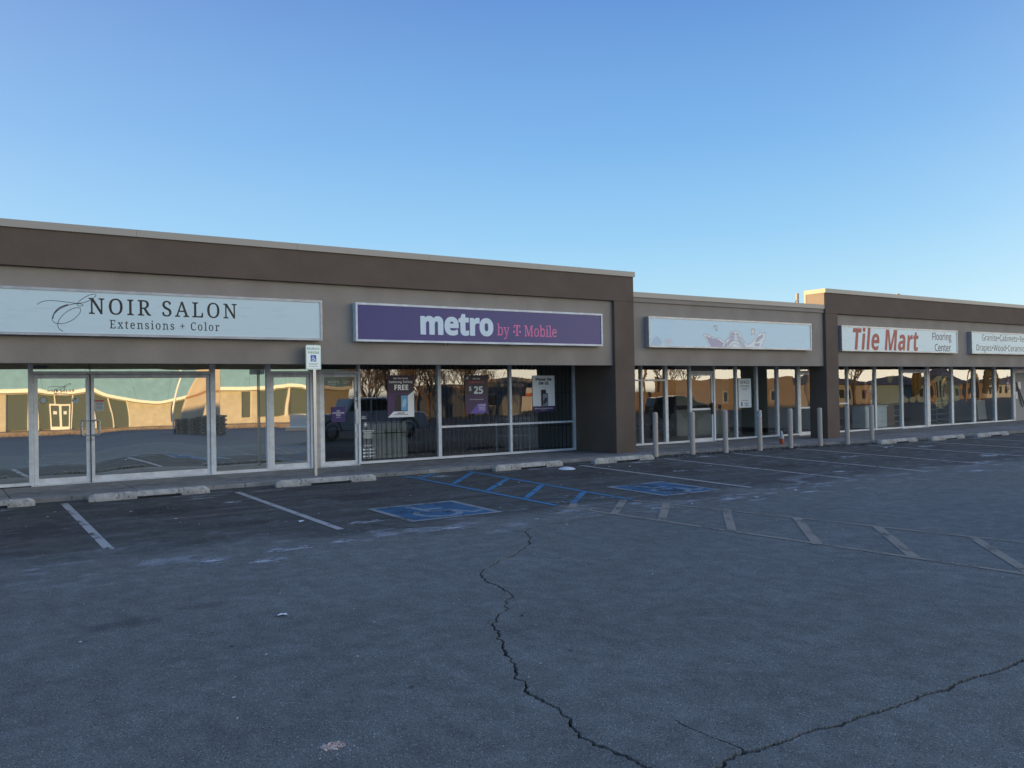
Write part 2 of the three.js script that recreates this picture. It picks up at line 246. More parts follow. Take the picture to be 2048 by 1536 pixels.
marking('crosswalk_border', stripe(9.72, 8.2, 11.2, 14.5, .075), PM.tan, 'tan border line of the crossing on the side of the bollards');
for (const [a, b, c, d] of [[9.62, 8.08, 8.46, 9.16], [9.98, 8.72, 8.62, 10.02], [10.2, 9.80, 8.76, 11.2], [10.42, 10.93, 8.93, 12.4], [10.66, 12.06, 9.16, 13.5], [10.86, 13.27, 9.3, 14.7], [8.7, 7.9, 8.42, 8.2]]) marking('crosswalk_bar', stripe(a, b, c, d, .125, .001), PM.tan, 'faded tan diagonal bar of the crossing', 'diagonal bars of the tan crossing');
// wheelchair squares and faded lettering
function wornPrint(w, h, seed, lo, draw) {
  return canvasTex(w, h, (g) => { draw(g, w, h); const im = g.getImageData(0, 0, w, h), d = im.data; for (let y = 0; y < h; y++) for (let x = 0; x < w; x++) { const o = (y * w + x) * 4; const n = fbm(x / w * 60, y / h * 60, seed, 3) * .5 + fbm(x / w * 7, y / h * 7, seed + 2, 3) * .5; if (n < lo) d[o + 3] = 0; else if (d[o + 3] > 0) { const k = .82 + .36 * (n - .5) + (hash(x, y, seed) - .5) * .12; d[o] *= k; d[o + 1] *= k; d[o + 2] *= k; } } g.putImageData(im, 0, 0); });
}
function wheelchair(g, s, lw) {                              // drawn in a unit square scaled by s, y down
  g.lineWidth = lw; g.lineCap = 'round'; g.lineJoin = 'round';
  g.beginPath(); g.arc(.40 * s, .17 * s, .055 * s, 0, 7); g.fill();
  g.beginPath(); g.moveTo(.41 * s, .27 * s); g.lineTo(.44 * s, .55 * s); g.lineTo(.66 * s, .55 * s); g.lineTo(.78 * s, .80 * s); g.lineTo(.88 * s, .76 * s); g.moveTo(.43 * s, .40 * s); g.lineTo(.62 * s, .40 * s); g.stroke();
  g.beginPath(); g.arc(.46 * s, .66 * s, .21 * s, 2.2 - Math.PI * 2 + Math.PI * 1.15, .55, false); g.stroke();
  g.beginPath(); g.arc(.46 * s, .66 * s, .21 * s, .35, 4.0); g.stroke();
}
function groundPlane(cx, cz, w, d, tex) { const g = new THREE.PlaneGeometry(w, d); g.rotateX(-Math.PI / 2); g.rotateX(TILT); g.translate(cx, groundY(cz) + .006, cz); return [g, new THREE.MeshStandardMaterial({ map: tex, alphaTest: .5, roughness: .85, bumpMap: asphaltBump, bumpScale: .002 })]; }
const box = (seed, fade) => wornPrint(640, 640, seed, .35 + fade, (g, w) => { g.fillStyle = '#a3aaa8'; g.fillRect(0, 0, w, w); g.fillStyle = '#3d7296'; g.fillRect(40, 40, w - 80, w - 80); g.strokeStyle = g.fillStyle = '#93a5ae'; wheelchair(g, w, 46); });
{
  let [g, m] = groundPlane(6.49, 7.17, 1.58, 1.56, box(301, .0)); marking('wheelchair_square', g, m, 'blue wheelchair parking square in front of the phone shop door');
  [g, m] = groundPlane(11.22, 7.36, 1.44, 1.6, box(311, .02)); marking('wheelchair_square', g, m, 'blue wheelchair parking square between the hatched aisle and the thin stall line');
  [g, m] = groundPlane(9.05, 7.45, 1.3, 1.0, wornPrint(520, 400, 321, .47, (c, w, h) => { c.fillStyle = '#8b979b'; c.textAlign = 'center'; c.font = 'bold 170px sans-serif'; c.fillText('NO', w / 2, 165, 300); c.font = 'bold 150px sans-serif'; c.fillText('PARKING', w / 2, 350, w - 20); }));
  g.translate(0, .003, 0); marking('painted_words', g, m, 'worn white lettering at the end of the blue aisle');
}

// pale scrapes and dried spills with outlines of their own
{
  const tx = [0, 1, 2].map((k) => canvasTex(384, 192, (g, w, h) => { const im = g.createImageData(w, h), d = im.data; for (let y = 0; y < h; y++) for (let x = 0; x < w; x++) { const u = x / w, v = y / h, o = (y * w + x) * 4; const e = 1 - Math.max(0, Math.hypot((u - .5) * 2, (v - .5) * 2)); const n = fbm(u * 5, v * 16, 501 + k * 9, 4) * .7 + fbm(u * 40, v * 40, 507 + k, 2) * .3 + (hash(x, y, k) - .5) * .10; const c = 150 + 50 * n; d[o] = c; d[o + 1] = c * 1.02; d[o + 2] = c * 1.03; d[o + 3] = n + .34 * e > .74 && e > 0 ? 255 : 0; } g.putImageData(im, 0, 0); }));
  const mats = tx.map((map) => new THREE.MeshStandardMaterial({ map, alphaTest: .5, roughness: .9 }));
  [[3.55, 8.85, .9, .5], [3.15, 9.35, .7, .35], [2.6, 9.0, .6, .4], [5.15, 7.55, .8, .45], [4.3, 8.75, .5, .3], [5.9, 8.75, .9, .35], [9.5, 9.1, .7, .35], [11.2, 9.05, .9, .4], [16.2, 7.6, 1.0, .5], [19.5, 5.6, 1.2, .6], [22.5, 7.6, 1.4, .7], [18.6, 9.3, 1.3, .5], [13.6, 5.4, .6, .4], [14.3, 3.4, 1.2, .4], [16.6, 3.3, 1.6, .5], [3.9, 3.5, .6, .3], [4.2, 4.3, .5, .3], [12.9, 9.3, .9, .35], [20.6, 8.4, 1.2, .6], [24.0, 5.0, 1.3, .5], [8.9, 3.1, 1.0, .7], [8.7, 2.75, .6, .4]].forEach(([x, z, w, d], i) => { const g = new THREE.PlaneGeometry(w, d); g.rotateX(-Math.PI / 2); g.rotateX(TILT); g.translate(x, groundY(z) + .0045, z); marking('scuff_mark', g, mats[i % 3], 'pale streaky scuff on the asphalt', 'pale scuffs on the car park'); });
}
// ------------------------------------------------------------------ wheel stops
function stopGeo(L, seed, n0, n1) {
  const xs = []; const N = 46; for (let i = 0; i <= N; i++) xs.push(-L / 2 + L * i / N); const a = -L / 2 + L * n0, b = -L / 2 + L * n1; xs.push(a - .001, a + .001, b - .001, b + .001); xs.sort((p, q) => p - q);
  const rings = xs.map((x) => { const e = (L / 2 - Math.abs(x)); const k = clamp(e / .10, 0, 1), h = .065 + .062 * Math.min(1, .25 + k * .9), wt = .062, wb = .088 - .012 * (1 - k); const y0 = x > a && x < b ? .036 : -.05; const j = (i, s) => (vnoise(x * 14, i * 3.1, seed + s) - .5) * .018 + (hash(Math.round(x * 60), i, seed) < .05 ? -.008 : 0); return [[x, y0, wb], [x, Math.max(y0 + .012, .03), wb + j(1, 1) * .5], [x, h - .028 + j(2, 2) * .5, lerp(wb, wt, .8) + j(2, 3) * .6], [x, h + j(3, 4), wt - .02 + j(3, 5) * .5], [x, h + j(4, 6), -wt + .02], [x, h - .028 + j(5, 2) * .5, -lerp(wb, wt, .8)], [x, Math.max(y0 + .012, .03), -wb], [x, y0, -wb]]; });
  const P = [], I = [], m = 8; for (const r of rings) for (const v of r) P.push(...v);
  for (let i = 0; i < rings.length - 1; i++) for (let k = 0; k < m; k++) { const q = i * m + k, r = i * m + (k + 1) % m; I.push(q, r, q + m, r, r + m, q + m); }
  for (let k = 1; k < m - 1; k++) { I.push(0, k + 1, k); const b = (rings.length - 1) * m; I.push(b, b + k, b + k + 1); }
  const g = new THREE.BufferGeometry(); g.setAttribute('position', new THREE.Float32BufferAttribute(P, 3)); g.setIndex(I); const f = g.toNonIndexed(); f.computeVertexNormals(); return metreUV(f);
}
[[.42, 2.60, 2.0, 'white concrete wheel stop in the stall beside the salon stall', .5, .8, 0], [3.22, 2.72, 2.02, 'white concrete wheel stop in front of the salon double doors', .38, .75, .006], [6.5, 2.76, 2.06, 'white concrete wheel stop in front of the reserved parking sign', .33, .74, -.03], [11.35, 2.84, 1.95, 'white concrete wheel stop in front of the phone shop window end', .36, .74, .05], [14.12, 2.97, 2.0, 'white concrete wheel stop in front of the wide brown column', .35, .74, .04], [24.7, 3.66, 2.0, 'weathered wheel stop at the first tile shop stall past the bollards', .4, .75, .02], [27.2, 3.82, 2.0, 'weathered wheel stop in the middle tile shop stall', .4, .75, .02], [29.8, 3.92, 2.05, 'weathered wheel stop in front of the glass by the tile shop side door', .4, .75, 0]].forEach(([x, z, L, label, n0, n1, turn], i) => {
  const o = mesh('wheel_stop', stopGeo(L, i * 13 + 3, n0, n1), M.stop); tag(o, label, 'wheel stop', 'concrete wheel stops'); o.position.set(x, groundY(z) + .002, z); o.rotation.y = turn;
});
// ------------------------------------------------------------------ bollards
{
  const prof = [[0, 0], [.068, 0], [.068, 1.165], [.064, 1.182], [.045, 1.197], [.02, 1.203], [0, 1.204]].map(([r, y]) => new THREE.Vector2(r, y)); const g = new THREE.LatheGeometry(prof, 28);
  [[15.65, 2.50, 'tan pipe bollard standing by the end of a wheel stop'], [16.86, 2.64, 'tan pipe bollard second along from the wide brown column'], [17.95, 2.82, 'tan pipe bollard in front of the vacant shop door side pane'], [19.25, 2.9, 'tan pipe bollard with a round white sticker near its top'], [20.58, 2.9, 'tan pipe bollard beside the small orange bottle'], [21.85, 2.97, 'tan pipe bollard in front of the brown column by the tile shop'], [22.95, 3.12, 'tan pipe bollard in front of the first tile shop pane'], [24.2, 3.12, 'tan pipe bollard last in the row beside a wheel stop']].forEach(([x, z, label], i) => {
    const b = thing('bollard', label, 'bollard', x, groundY(z) - .05, z, 'tan bollards along the sidewalk edge'); mesh('pipe', g, M.bollard, b); b.rotation.z = (hash(i, 3, 4) - .5) * .02; b.scale.y = 1.0 + (hash(i, 1, 9) - .5) * .03;
    if (i === 3) { const t = canvasTex(128, 128, (c) => { c.fillStyle = '#e8edf2'; c.beginPath(); c.arc(64, 64, 62, 0, 7); c.fill(); c.fillStyle = '#20345c'; c.beginPath(); c.arc(64, 70, 30, 0, 7); c.fill(); c.fillRect(50, 24, 28, 24); c.fillStyle = '#e8edf2'; c.beginPath(); c.arc(64, 70, 14, 0, 7); c.fill(); }); const s = new THREE.CylinderGeometry(.0695, .0695, .12, 16, 1, true, -.8, 1.6); s.translate(0, 1.06, 0); const d = mesh('sticker', s, new THREE.MeshStandardMaterial({ map: t, roughness: .5 }), b); d.rotation.y = -.55; d.userData.label = 'round white sticker with a dark blue mark'; }
  });
}
// ------------------------------------------------------------------ reserved parking sign
{
  const s = thing('parking_sign', 'reserved parking sign with wheelchair symbol on a perforated steel post', 'sign', 6.63, 0, 1.86);
  const post = []; for (let i = 0; i < 58; i++) { const y = i * .04; post.push(bx(-.03, -.0065, y, y + .04, -.002, .002), bx(.0065, .03, y, y + .04, -.002, .002), bx(-.0065, .0065, y, y + .022, -.002, .002)); }
  post.push(bx(-.033, -.030, -.02, 2.32, -.030, .003), bx(.030, .033, -.02, 2.32, -.030, .003));
  const pm = mesh('post', join(post), M.steel, s); pm.rotation.y = .2;
  const rs = (w, h, r) => { const q = new THREE.Shape(); q.moveTo(-w + r, -h); q.lineTo(w - r, -h); q.absarc(w - r, -h + r, r, -Math.PI / 2, 0); q.lineTo(w, h - r); q.absarc(w - r, h - r, r, 0, Math.PI / 2); q.lineTo(-w + r, h); q.absarc(-w + r, h - r, r, Math.PI / 2, Math.PI); q.lineTo(-w, -h + r); q.absarc(-w + r, -h + r, r, Math.PI, 1.5 * Math.PI); return q; };
  const pg = new THREE.ExtrudeGeometry(rs(.178, .255, .03), { depth: .003, bevelEnabled: false, curveSegments: 8 }); { const p = pg.attributes.position, uv = pg.attributes.uv; for (let i = 0; i < p.count; i++) uv.setXY(i, (p.getX(i) + .178) / .356, (p.getY(i) + .255) / .51); }
  const t = canvasTex(512, 734, (g, w, h) => {
    g.fillStyle = '#e4f4f4'; g.fillRect(0, 0, w, h); g.strokeStyle = '#5f9a8c'; g.lineWidth = 9; g.beginPath(); g.roundRect(20, 22, w - 40, h - 44, 30); g.stroke();
    g.fillStyle = '#2f7d70'; g.textAlign = 'center'; g.font = 'bold 104px sans-serif'; g.fillText('RESERVED', w / 2, 150, w - 84); g.fillText('PARKING', w / 2, 262, w - 120);
    g.fillStyle = '#1559b4'; g.fillRect(158, 300, 196, 196); g.save(); g.translate(158, 300); g.strokeStyle = g.fillStyle = '#dfeaf5'; wheelchair(g, 196, 15); g.restore();
    g.fillStyle = '#3a5a66'; for (const [y, l] of [[548, 330], [586, 260], [632, 320]]) { let x = w / 2 - l / 2; while (x < w / 2 + l / 2) { const k = 12 + 26 * rnd(); g.fillRect(x, y, Math.min(k, w / 2 + l / 2 - x), 13); x += k + 7; } }
    g.fillStyle = '#54636a'; g.beginPath(); g.arc(w / 2, 62, 9, 0, 7); g.fill(); g.beginPath(); g.arc(w / 2, h - 58, 9, 0, 7); g.fill();
  });
  const plate = mesh('sign_plate', pg, new THREE.MeshStandardMaterial({ map: t, roughness: .35, metalness: .1 }), s); plate.position.set(-.025, 2.465, .012); plate.rotation.y = .18; plate.rotation.z = -.004;
}

// ------------------------------------------------------------------ the strip mall
const mall = thing('strip_mall_building', 'low brown and tan stucco strip mall with a row of glass shop fronts', 'building', 0, 0, 0);
const ZB = 1.785, ZF = 1.69, SOFF = 2.46;
function part(name, geo, m, label) { const o = mesh(name, geo, m, mall); if (label) o.userData.label = label; return o; }
function raised(x0, x1, endL, endR) {                        // a raised, brown-framed section
  part('parapet_band', rbx(x0, x1, 4.03, 4.695, 1.04, ZB, .012), M.brown);
  // metal cap in lengths with seams
  const n = Math.max(1, Math.round((x1 - x0) / 3.05)); for (let i = 0; i < n; i++) { const a = x0 - (i ? 0 : .03) + (x1 - x0) * i / n + (i ? .002 : 0), b = x0 + (x1 - x0) * (i + 1) / n + (i === n - 1 ? .03 : -.002); part('parapet_cap', bx(a, b, 4.695, 4.828, 1.0, ZB + .035), M.cap); }
}
raised(-62, 15.63); raised(23.86, 62);
part('sun_tinted_return', bx(23.845, 23.859, 4.31, 4.694, 1.06, ZB - .03), M.tan, 'side face of the raised parapet with sunlight put in as a tan colour'); part('return_trim', bx(23.835, 23.859, 4.31, 4.694, 1.0, 1.06), M.cap);  // low sun put into the colour: tan panel over the brown band end
// columns
const column = (x0, x1, zb) => part('column', rbx(x0, x1, -.02, 4.03, zb, ZB - .001, .012), M.brown);
column(14.94, 15.63, .42); column(23.86, 24.50, 1.12);
part('wall_return', bx(14.955, 15.6, 0, 2.46, -.06, .42), M.brown);
// sign fascia panels: two skins of the same stucco, open behind
const fascia = (x0, x1, y1, z = ZF) => part('sign_fascia', rbx(x0, x1, 2.325, y1, z - .22, z, .010), M.tan);
fascia(-62, 14.94, 4.029); fascia(24.50, 62, 4.029); fascia(15.632, 23.858, 4.045, 1.688);
part('trim_band', bx(15.632, 23.858, 4.045, 4.168, 1.40, 1.732), M.tan);
for (const [a, b] of [[15.632, 18.4], [18.404, 21.1], [21.104, 23.858]]) part('parapet_cap', bx(a, b, 4.168, 4.305, 1.38, 1.765), M.cap);
part('fascia_back', bx(-62, 62, SOFF + .1, 4.02, .8, .9), M.soffit); part('soffit', bx(-62, 62, SOFF, SOFF + .09, -.15, 1.469), M.soffit);
part('roof', bx(-62, 62, 3.72, 3.9, -16, 1.30), M.soffit); part('rear_wall', bx(-62, 62, -.1, 3.9, -16.2, -16.0), M.tan);
part('end_wall', bx(-62.2, -62, -.1, 4.0, -16, 1.5), M.tan); part('end_wall', bx(62, 62.2, -.1, 4.0, -16, 1.5), M.tan);
part('front_wall', bx(-62, -3.4, 0, SOFF, -.12, .02), M.tan); part('front_wall', bx(43.0, 62, 0, SOFF, -.12, .02), M.tan);
part('lintel', bx(-62, 62, SOFF + .09, 3.72, -.15, .02), M.soffit);
// small rooftop vents behind the parapet
for (const [x, h] of [[36.0, 5.75], [36.6, 5.5], [33.9, 5.45]]) part('roof_vent', join([cyl(.05, .05, h - 3.9, 8).translate(x, (h + 3.9) / 2, -3.2), cyl(.09, .09, .06, 8).translate(x, h, -3.2)]), M.cap);
// rooms behind the glass
function room(x0, x1, depth, wall, floor, ceilY = 2.9) {
  part('floor', bx(x0, x1, -.08, .004, -depth, -.06), floor); part('ceiling', bx(x0, x1, ceilY, ceilY + .05, -depth, -.16), M.roomWall);
  part('back_wall', bx(x0, x1, 0, ceilY, -depth - .1, -depth), wall);
}
const partition = (x, m, w = .12) => part('partition_wall', bx(x - w / 2, x + w / 2, 0, 3.7, -15.9, -.06), m);
partition(-3.46, M.roomWall); partition(7.33, M.roomWall); partition(15.3, M.roomWall); partition(26.0, M.roomWall); partition(41.2, M.roomWall);
room(-3.4, 7.27, 9, M.roomWall, M.floorDark); room(7.39, 15.24, 7, mat(.24, .24, .26), mat(.16, .16, .165)); room(15.36, 25.94, 8.5, M.roomWall, M.floorDark); room(26.06, 41.14, 8, mat(.45, .44, .41), mat(.22, .21, .19));

// panes are never quite flat: bow in millimetres plus a slow waver
function paneGeo(x0, x1, y0, y1, bow, seed, wave = 1) {
  const w = x1 - x0, h = y1 - y0, nx = 26, ny = 34, g = new THREE.PlaneGeometry(w, h, nx, ny), p = g.attributes.position;
  const f = (X, Y) => { const u = X / w + .5, v = Y / h + .5; return bow * Math.sin(Math.PI * u) * Math.sin(Math.PI * v) + .00035 * wave * (fbm(u * 1.6 * Math.max(1, w), v * 3.0, seed, 2) - .5) * Math.min(1, 8 * Math.min(u, 1 - u)) * Math.min(1, 8 * Math.min(v, 1 - v)); };
  const n = g.attributes.normal; for (let i = 0; i < p.count; i++) { const X = p.getX(i), Y = p.getY(i), e = .01; p.setZ(i, f(X, Y)); const v = new THREE.Vector3(-(f(X + e, Y) - f(X - e, Y)) / (2 * e), -(f(X, Y + e) - f(X, Y - e)) / (2 * e), 1).normalize(); n.setXYZ(i, v.x, v.y, v.z); }
  g.translate((x0 + x1) / 2, (y0 + y1) / 2, 0); return g;
}
function sub(parent, name, geo, m, label) { const o = mesh(name, geo, m, parent); if (label) o.userData.label = label; return o; }
// fixed window: mullion widths ml, mr on the sides; rails at heights
let paneSeed = 1;
function windowUnit(x0, x1, { ml = .04, mr = .04, glass, bow = .001, rails = [], frame = M.white, top = 2.44, bottom = .02, z = 0, wave = 1 }) {
  const w = new THREE.Group(); w.name = 'window'; mall.add(w);
  const f = [bx(x0, x0 + ml, bottom, top, -.055, .055), bx(x1 - mr, x1, bottom, top, -.055, .055), bx(x0 + ml, x1 - mr, bottom, bottom + .055, -.055, .05), bx(x0 + ml, x1 - mr, top - .04, top, -.055, .05)];
  for (const r of rails) f.push(bx(x0 + ml, x1 - mr, r - .025, r + .025, -.05, .05));
  sub(w, 'frame', join(f), frame);
  const ys = [bottom + .055, ...rails, top - .04]; for (let i = 0; i < ys.length - 1; i++) sub(w, 'glass', paneGeo(x0 + ml, x1 - mr, ys[i] + (i ? .025 : 0), ys[i + 1] - (i < ys.length - 2 ? .025 : 0), bow, paneSeed++ * 7, wave), glass);
  w.position.z = z; return w;
}
function doorUnit(x0, x1, { jl = .04, jr = .04, top = 2.16, head = .06, glass, bow = .002, st = .055, botRail = .13, topRail = .07, mid, handle, hinge, transom = true, wave = 1 }) {
  const d = new THREE.Group(); d.name = 'door'; mall.add(d);
  const a = x0 + jl + .006, b = x1 - jr - .006, y0 = .02, y1 = top;
  sub(d, 'frame', join([bx(x0, x0 + jl, 0, 2.44, -.055, .06), bx(x1 - jr, x1, 0, 2.44, -.055, .06), bx(x0 + jl, x1 - jr, top + .01, top + .01 + head, -.055, .06), bx(x0 + jl, x1 - jr, 2.41, 2.44, -.055, .05), bx(x0 + jl, x1 - jr, 0, .015, -.05, .05)]), M.white);
  const leaf = [rbx(a, a + st, y0, y1, -.024, .024, .004), rbx(b - st, b, y0, y1, -.024, .024, .004), bx(a + st, b - st, y0, y0 + botRail, -.022, .022), bx(a + st, b - st, y1 - topRail, y1, -.022, .022)];
  if (mid) leaf.push(bx(a + st, b - st, mid - .03, mid + .03, -.022, .022)); sub(d, 'leaf', join(leaf), M.white);
  const ys = [y0 + botRail, ...(mid ? [mid] : []), y1 - topRail]; for (let i = 0; i < ys.length - 1; i++) sub(d, 'glass', paneGeo(a + st, b - st, ys[i] + (i ? .03 : 0), ys[i + 1] - (i < ys.length - 2 ? .03 : 0), bow, paneSeed++ * 7, wave), glass);
  if (transom) { const t = sub(d, 'transom_glass', paneGeo(x0 + jl, x1 - jr, top + .01 + head, 2.41, 0, 3), glass); }
  for (const s of hinge ? [hinge] : []) for (const y of [.25, 1.08, 1.92]) sub(d, 'hinge', rod([s < 0 ? a - .004 : b + .004, y - .06, .03], [s < 0 ? a - .004 : b + .004, y + .06, .03], .009), M.steel);
  if (handle) { const hx = handle < 0 ? a + st / 2 : b - st / 2, q = handle, e = hx - q * .12; const c = new THREE.CatmullRomCurve3([[hx, .955, .02], [hx, .955, .06], [hx - q * .03, .955, .075], [e + q * .02, .958, .075], [e, .985, .075], [e, 1.0, .075], [e, 1.2, .075], [e, 1.215, .075], [e + q * .02, 1.242, .075], [hx - q * .03, 1.245, .075], [hx, 1.245, .06], [hx, 1.245, .02]].map((v) => new THREE.Vector3(...v)), false, 'centripetal'); sub(d, 'handle', new THREE.TubeGeometry(c, 60, .0135, 10), M.steel); sub(d, 'lock_cylinder', cyl(.022, .022, .02, 14).rotateX(Math.PI / 2).translate(hx, .86, .03), M.steel); }
  return d;
}
// --- salon: mirrored film on the glass
windowUnit(-3.4, -1.3, { glass: M.mirror, bow: .001 }); windowUnit(-1.3, 1.585, { glass: M.mirror, bow: .0012, mr: .03 });
doorUnit(1.585, 2.64, { jl: .05, jr: .0, glass: M.mirror, bow: .0012, handle: 1, hinge: -1, botRail: .115, st: .075 });
doorUnit(2.64, 5.04, { jl: .0, jr: .06, glass: M.mirror, bow: .0088, handle: -1, hinge: 1, botRail: .115, st: .065, wave: 2 });
windowUnit(5.04, 6.25, { ml: .045, mr: .045, glass: M.mirror, bow: .0006, bottom: .0 });
doorUnit(6.25, 7.27, { jl: .05, jr: .05, glass: M.mirror, bow: -.0015, botRail: .11, st: .07, hinge: 1, wave: 1.6 });
part('pilaster', bx(7.27, 7.44, 0, 2.46, -.05, .075), M.alu);
// --- phone shop: clear glass before a dark room
const pd = doorUnit(7.44, 8.43, { jl: .05, jr: .03, glass: M.glassDim, bow: .001, botRail: .10, st: .07, hinge: -1 });
sub(pd, 'lock_plate', rbx(8.33, 8.42, .98, 1.33, .024, .06, .006), M.white); sub(pd, 'lock_plate', cyl(.075, .075, .02, 20).rotateX(Math.PI / 2).translate(8.40, .72, .03), M.steel); for (const y of [1.52, 1.63, 1.68, 1.73]) sub(pd, 'cylinder_lock', cyl(.018, .018, .02, 12).rotateX(Math.PI / 2).translate(8.365, y, .03), M.dark);
windowUnit(8.43, 10.61, { ml: .03, mr: .045, glass: M.glassDim, bow: .0008 });
windowUnit(10.61, 12.77, { ml: .045, mr: .035, glass: M.glassDim, bow: .001, rails: [.82] });
windowUnit(12.77, 14.95, { ml: .035, mr: .045, glass: M.glassDim, bow: .0016, rails: [.82] });
// --- vacant shop
windowUnit(15.63, 17.46, { glass: M.glass, bow: .001, rails: [1.95], mr: .035 }); windowUnit(17.46, 18.46, { ml: .035, mr: .055, glass: M.glass, bow: .0008, rails: [1.95] }); windowUnit(18.46, 19.47, { ml: .06, mr: .03, glass: M.glass, bow: .0008 });
const vd = doorUnit(19.47, 20.55, { jl: .04, jr: .04, glass: M.glass, bow: .0008, mid: 1.03, botRail: .10, st: .06, hinge: -1, top: 2.15, transom: false });
sub(vd, 'transom_panel', bx(19.51, 20.51, 2.22, 2.41, -.03, .0), mat(.20, .20, .19)); sub(vd, 'handle', rbx(20.40, 20.46, .86, 1.22, .03, .075, .01), M.black);
for (const [a, b, m1, m2, bw] of [[20.55, 21.575, .03, .035, .001], [21.575, 22.57, .035, .04, .0008], [22.57, 23.61, .04, .05, .0008], [23.61, 24.69, .05, .05, -.0015]]) windowUnit(a, b, { ml: m1, mr: m2, glass: M.glass, bow: bw });
doorUnit(24.69, 25.98, { jl: .09, jr: .05, glass: M.glass, bow: -.001, botRail: .10, st: .065, mid: .95, hinge: -1, transom: true });
// --- tile shop
windowUnit(25.98, 27.47, { ml: .04, mr: .03, glass: M.glass, bow: .001, rails: [1.05] });
for (const [a, b, m1, m2, bw, wv] of [[27.47, 29.165, .035, .05, .0012, 1.5], [29.165, 30.885, .05, .05, -.001, 1.5]]) windowUnit(a, b, { ml: m1, mr: m2, glass: M.glass, bow: bw, wave: wv });
doorUnit(30.885, 32.69, { jl: .05, jr: .12, glass: M.glass, bow: .001, botRail: .06, st: .06, topRail: .06, wave: 1.5, transom: false, top: 2.2 });
for (const [a, b, m1, m2, bw, wv] of [[32.69, 34.44, .11, .075, -.011, 2.5], [34.44, 36.14, .075, .08, .0042, 2], [36.14, 37.85, .08, .08, .003, 2], [37.85, 39.42, .08, .06, .0008, 1]]) windowUnit(a, b, { ml: m1, mr: m2, glass: M.glass, bow: bw, wave: wv });
{
  const sd = new THREE.Group(); sd.name = 'side_door'; mall.add(sd); const gm = mat(.26, .27, .27, { roughness: .6 });
  sub(sd, 'frame', join([bx(39.42, 39.53, 0, 2.44, -.06, .06), bx(40.62, 40.74, 0, 2.44, -.06, .06), bx(39.53, 40.62, 2.13, 2.44, -.06, .06)]), M.alu); sub(sd, 'leaf', rbx(39.54, 40.61, .01, 2.12, -.03, .02, .004), gm);
  sub(sd, 'notice', bx(39.85, 40.1, 1.42, 1.72, .021, .024), M.white, 'white paper notice'); sub(sd, 'lock_box', rbx(39.56, 39.72, .98, 1.30, .021, .06, .006), M.white); sub(sd, 'push_bar', rod([39.62, 1.72, .05], [40.5, .5, .05], .02), M.black); sub(sd, 'push_bar', rod([39.66, 1.5, .05], [40.15, .62, .05], .02), M.black);
  part('front_wall', bx(40.74, 43.0, 0, SOFF, -.12, .02), M.tan);
}

// ------------------------------------------------------------------ lit-box signs on the fascia (unlit)
function cabinet(label, x0, x1, faceMat, frameMat, y0 = 2.822, y1 = 3.655) {
  const s = thing('sign_cabinet', label, 'sign', (x0 + x1) / 2, y0, ZF, 'box signs on the fascia'); const w = x1 - x0, h = y1 - y0, fr = .042;
  sub(s, 'case', bx(-w / 2, w / 2, 0, h, .001, .135), frameMat);
  for (const g of [bx(-w / 2 - .004, w / 2 + .004, h - fr, h + .004, .136, .165), bx(-w / 2 - .004, w / 2 + .004, -.004, fr, .136, .165), bx(-w / 2 - .004, -w / 2 + fr, fr, h - fr, .136, .165), bx(w / 2 - fr, w / 2 + .004, fr, h - fr, .136, .165)]) sub(s, 'frame_bar', g, frameMat);
  const nx = 40, f = new THREE.PlaneGeometry(w - 2 * fr, h - 2 * fr, nx, 10), p = f.attributes.position; for (let i = 0; i < p.count; i++) p.setZ(i, .004 * (fbm(p.getX(i) * .9 + x0, p.getY(i) * 1.6, 401, 2) - .5) * Math.min(1, 6 * (.5 - Math.abs(p.getX(i)) / (w - 2 * fr))) * Math.min(1, 6 * (.5 - Math.abs(p.getY(i)) / (h - 2 * fr)))); f.computeVertexNormals(); f.translate(0, h / 2, .150);
  sub(s, 'face', f, faceMat); return s;
}
const face = (tex, o = {}) => new THREE.MeshPhysicalMaterial({ map: tex, roughness: .5, specularIntensity: .4, clearcoat: .2, clearcoatRoughness: .05, ...o });
function speckle(g, w, h, n, c) { for (let i = 0; i < n; i++) { g.fillStyle = c; g.globalAlpha = .05 + .12 * rnd(); g.beginPath(); g.ellipse(rnd() * w, rnd() * h, 4 + 60 * rnd(), 2 + 10 * rnd(), 0, 0, 7); g.fill(); } g.globalAlpha = 1; }
function scriptE(g, S) {                                     // the swash initial; box about 470 x 300
  g.beginPath(); g.moveTo(0 * S, 98 * S); g.bezierCurveTo(60 * S, 40 * S, 190 * S, 72 * S, 300 * S, 78 * S); g.bezierCurveTo(380 * S, 82 * S, 440 * S, 40 * S, 468 * S, 12 * S); g.bezierCurveTo(478 * S, -6 * S, 440 * S, -8 * S, 400 * S, 14 * S); g.bezierCurveTo(340 * S, 44 * S, 300 * S, 84 * S, 322 * S, 98 * S); g.bezierCurveTo(345 * S, 108 * S, 372 * S, 92 * S, 356 * S, 84 * S); g.bezierCurveTo(300 * S, 70 * S, 190 * S, 100 * S, 130 * S, 170 * S); g.bezierCurveTo(80 * S, 236 * S, 150 * S, 262 * S, 220 * S, 240 * S); g.bezierCurveTo(300 * S, 214 * S, 350 * S, 150 * S, 342 * S, 124 * S); g.bezierCurveTo(334 * S, 100 * S, 250 * S, 116 * S, 190 * S, 186 * S); g.bezierCurveTo(140 * S, 246 * S, 150 * S, 290 * S, 196 * S, 306 * S); g.stroke();
}
const spaced = (g, t, x, y, sp, font) => { g.font = font; let X = x; for (const c of t) { g.fillText(c, X, y); X += g.measureText(c).width + sp; } return X; };

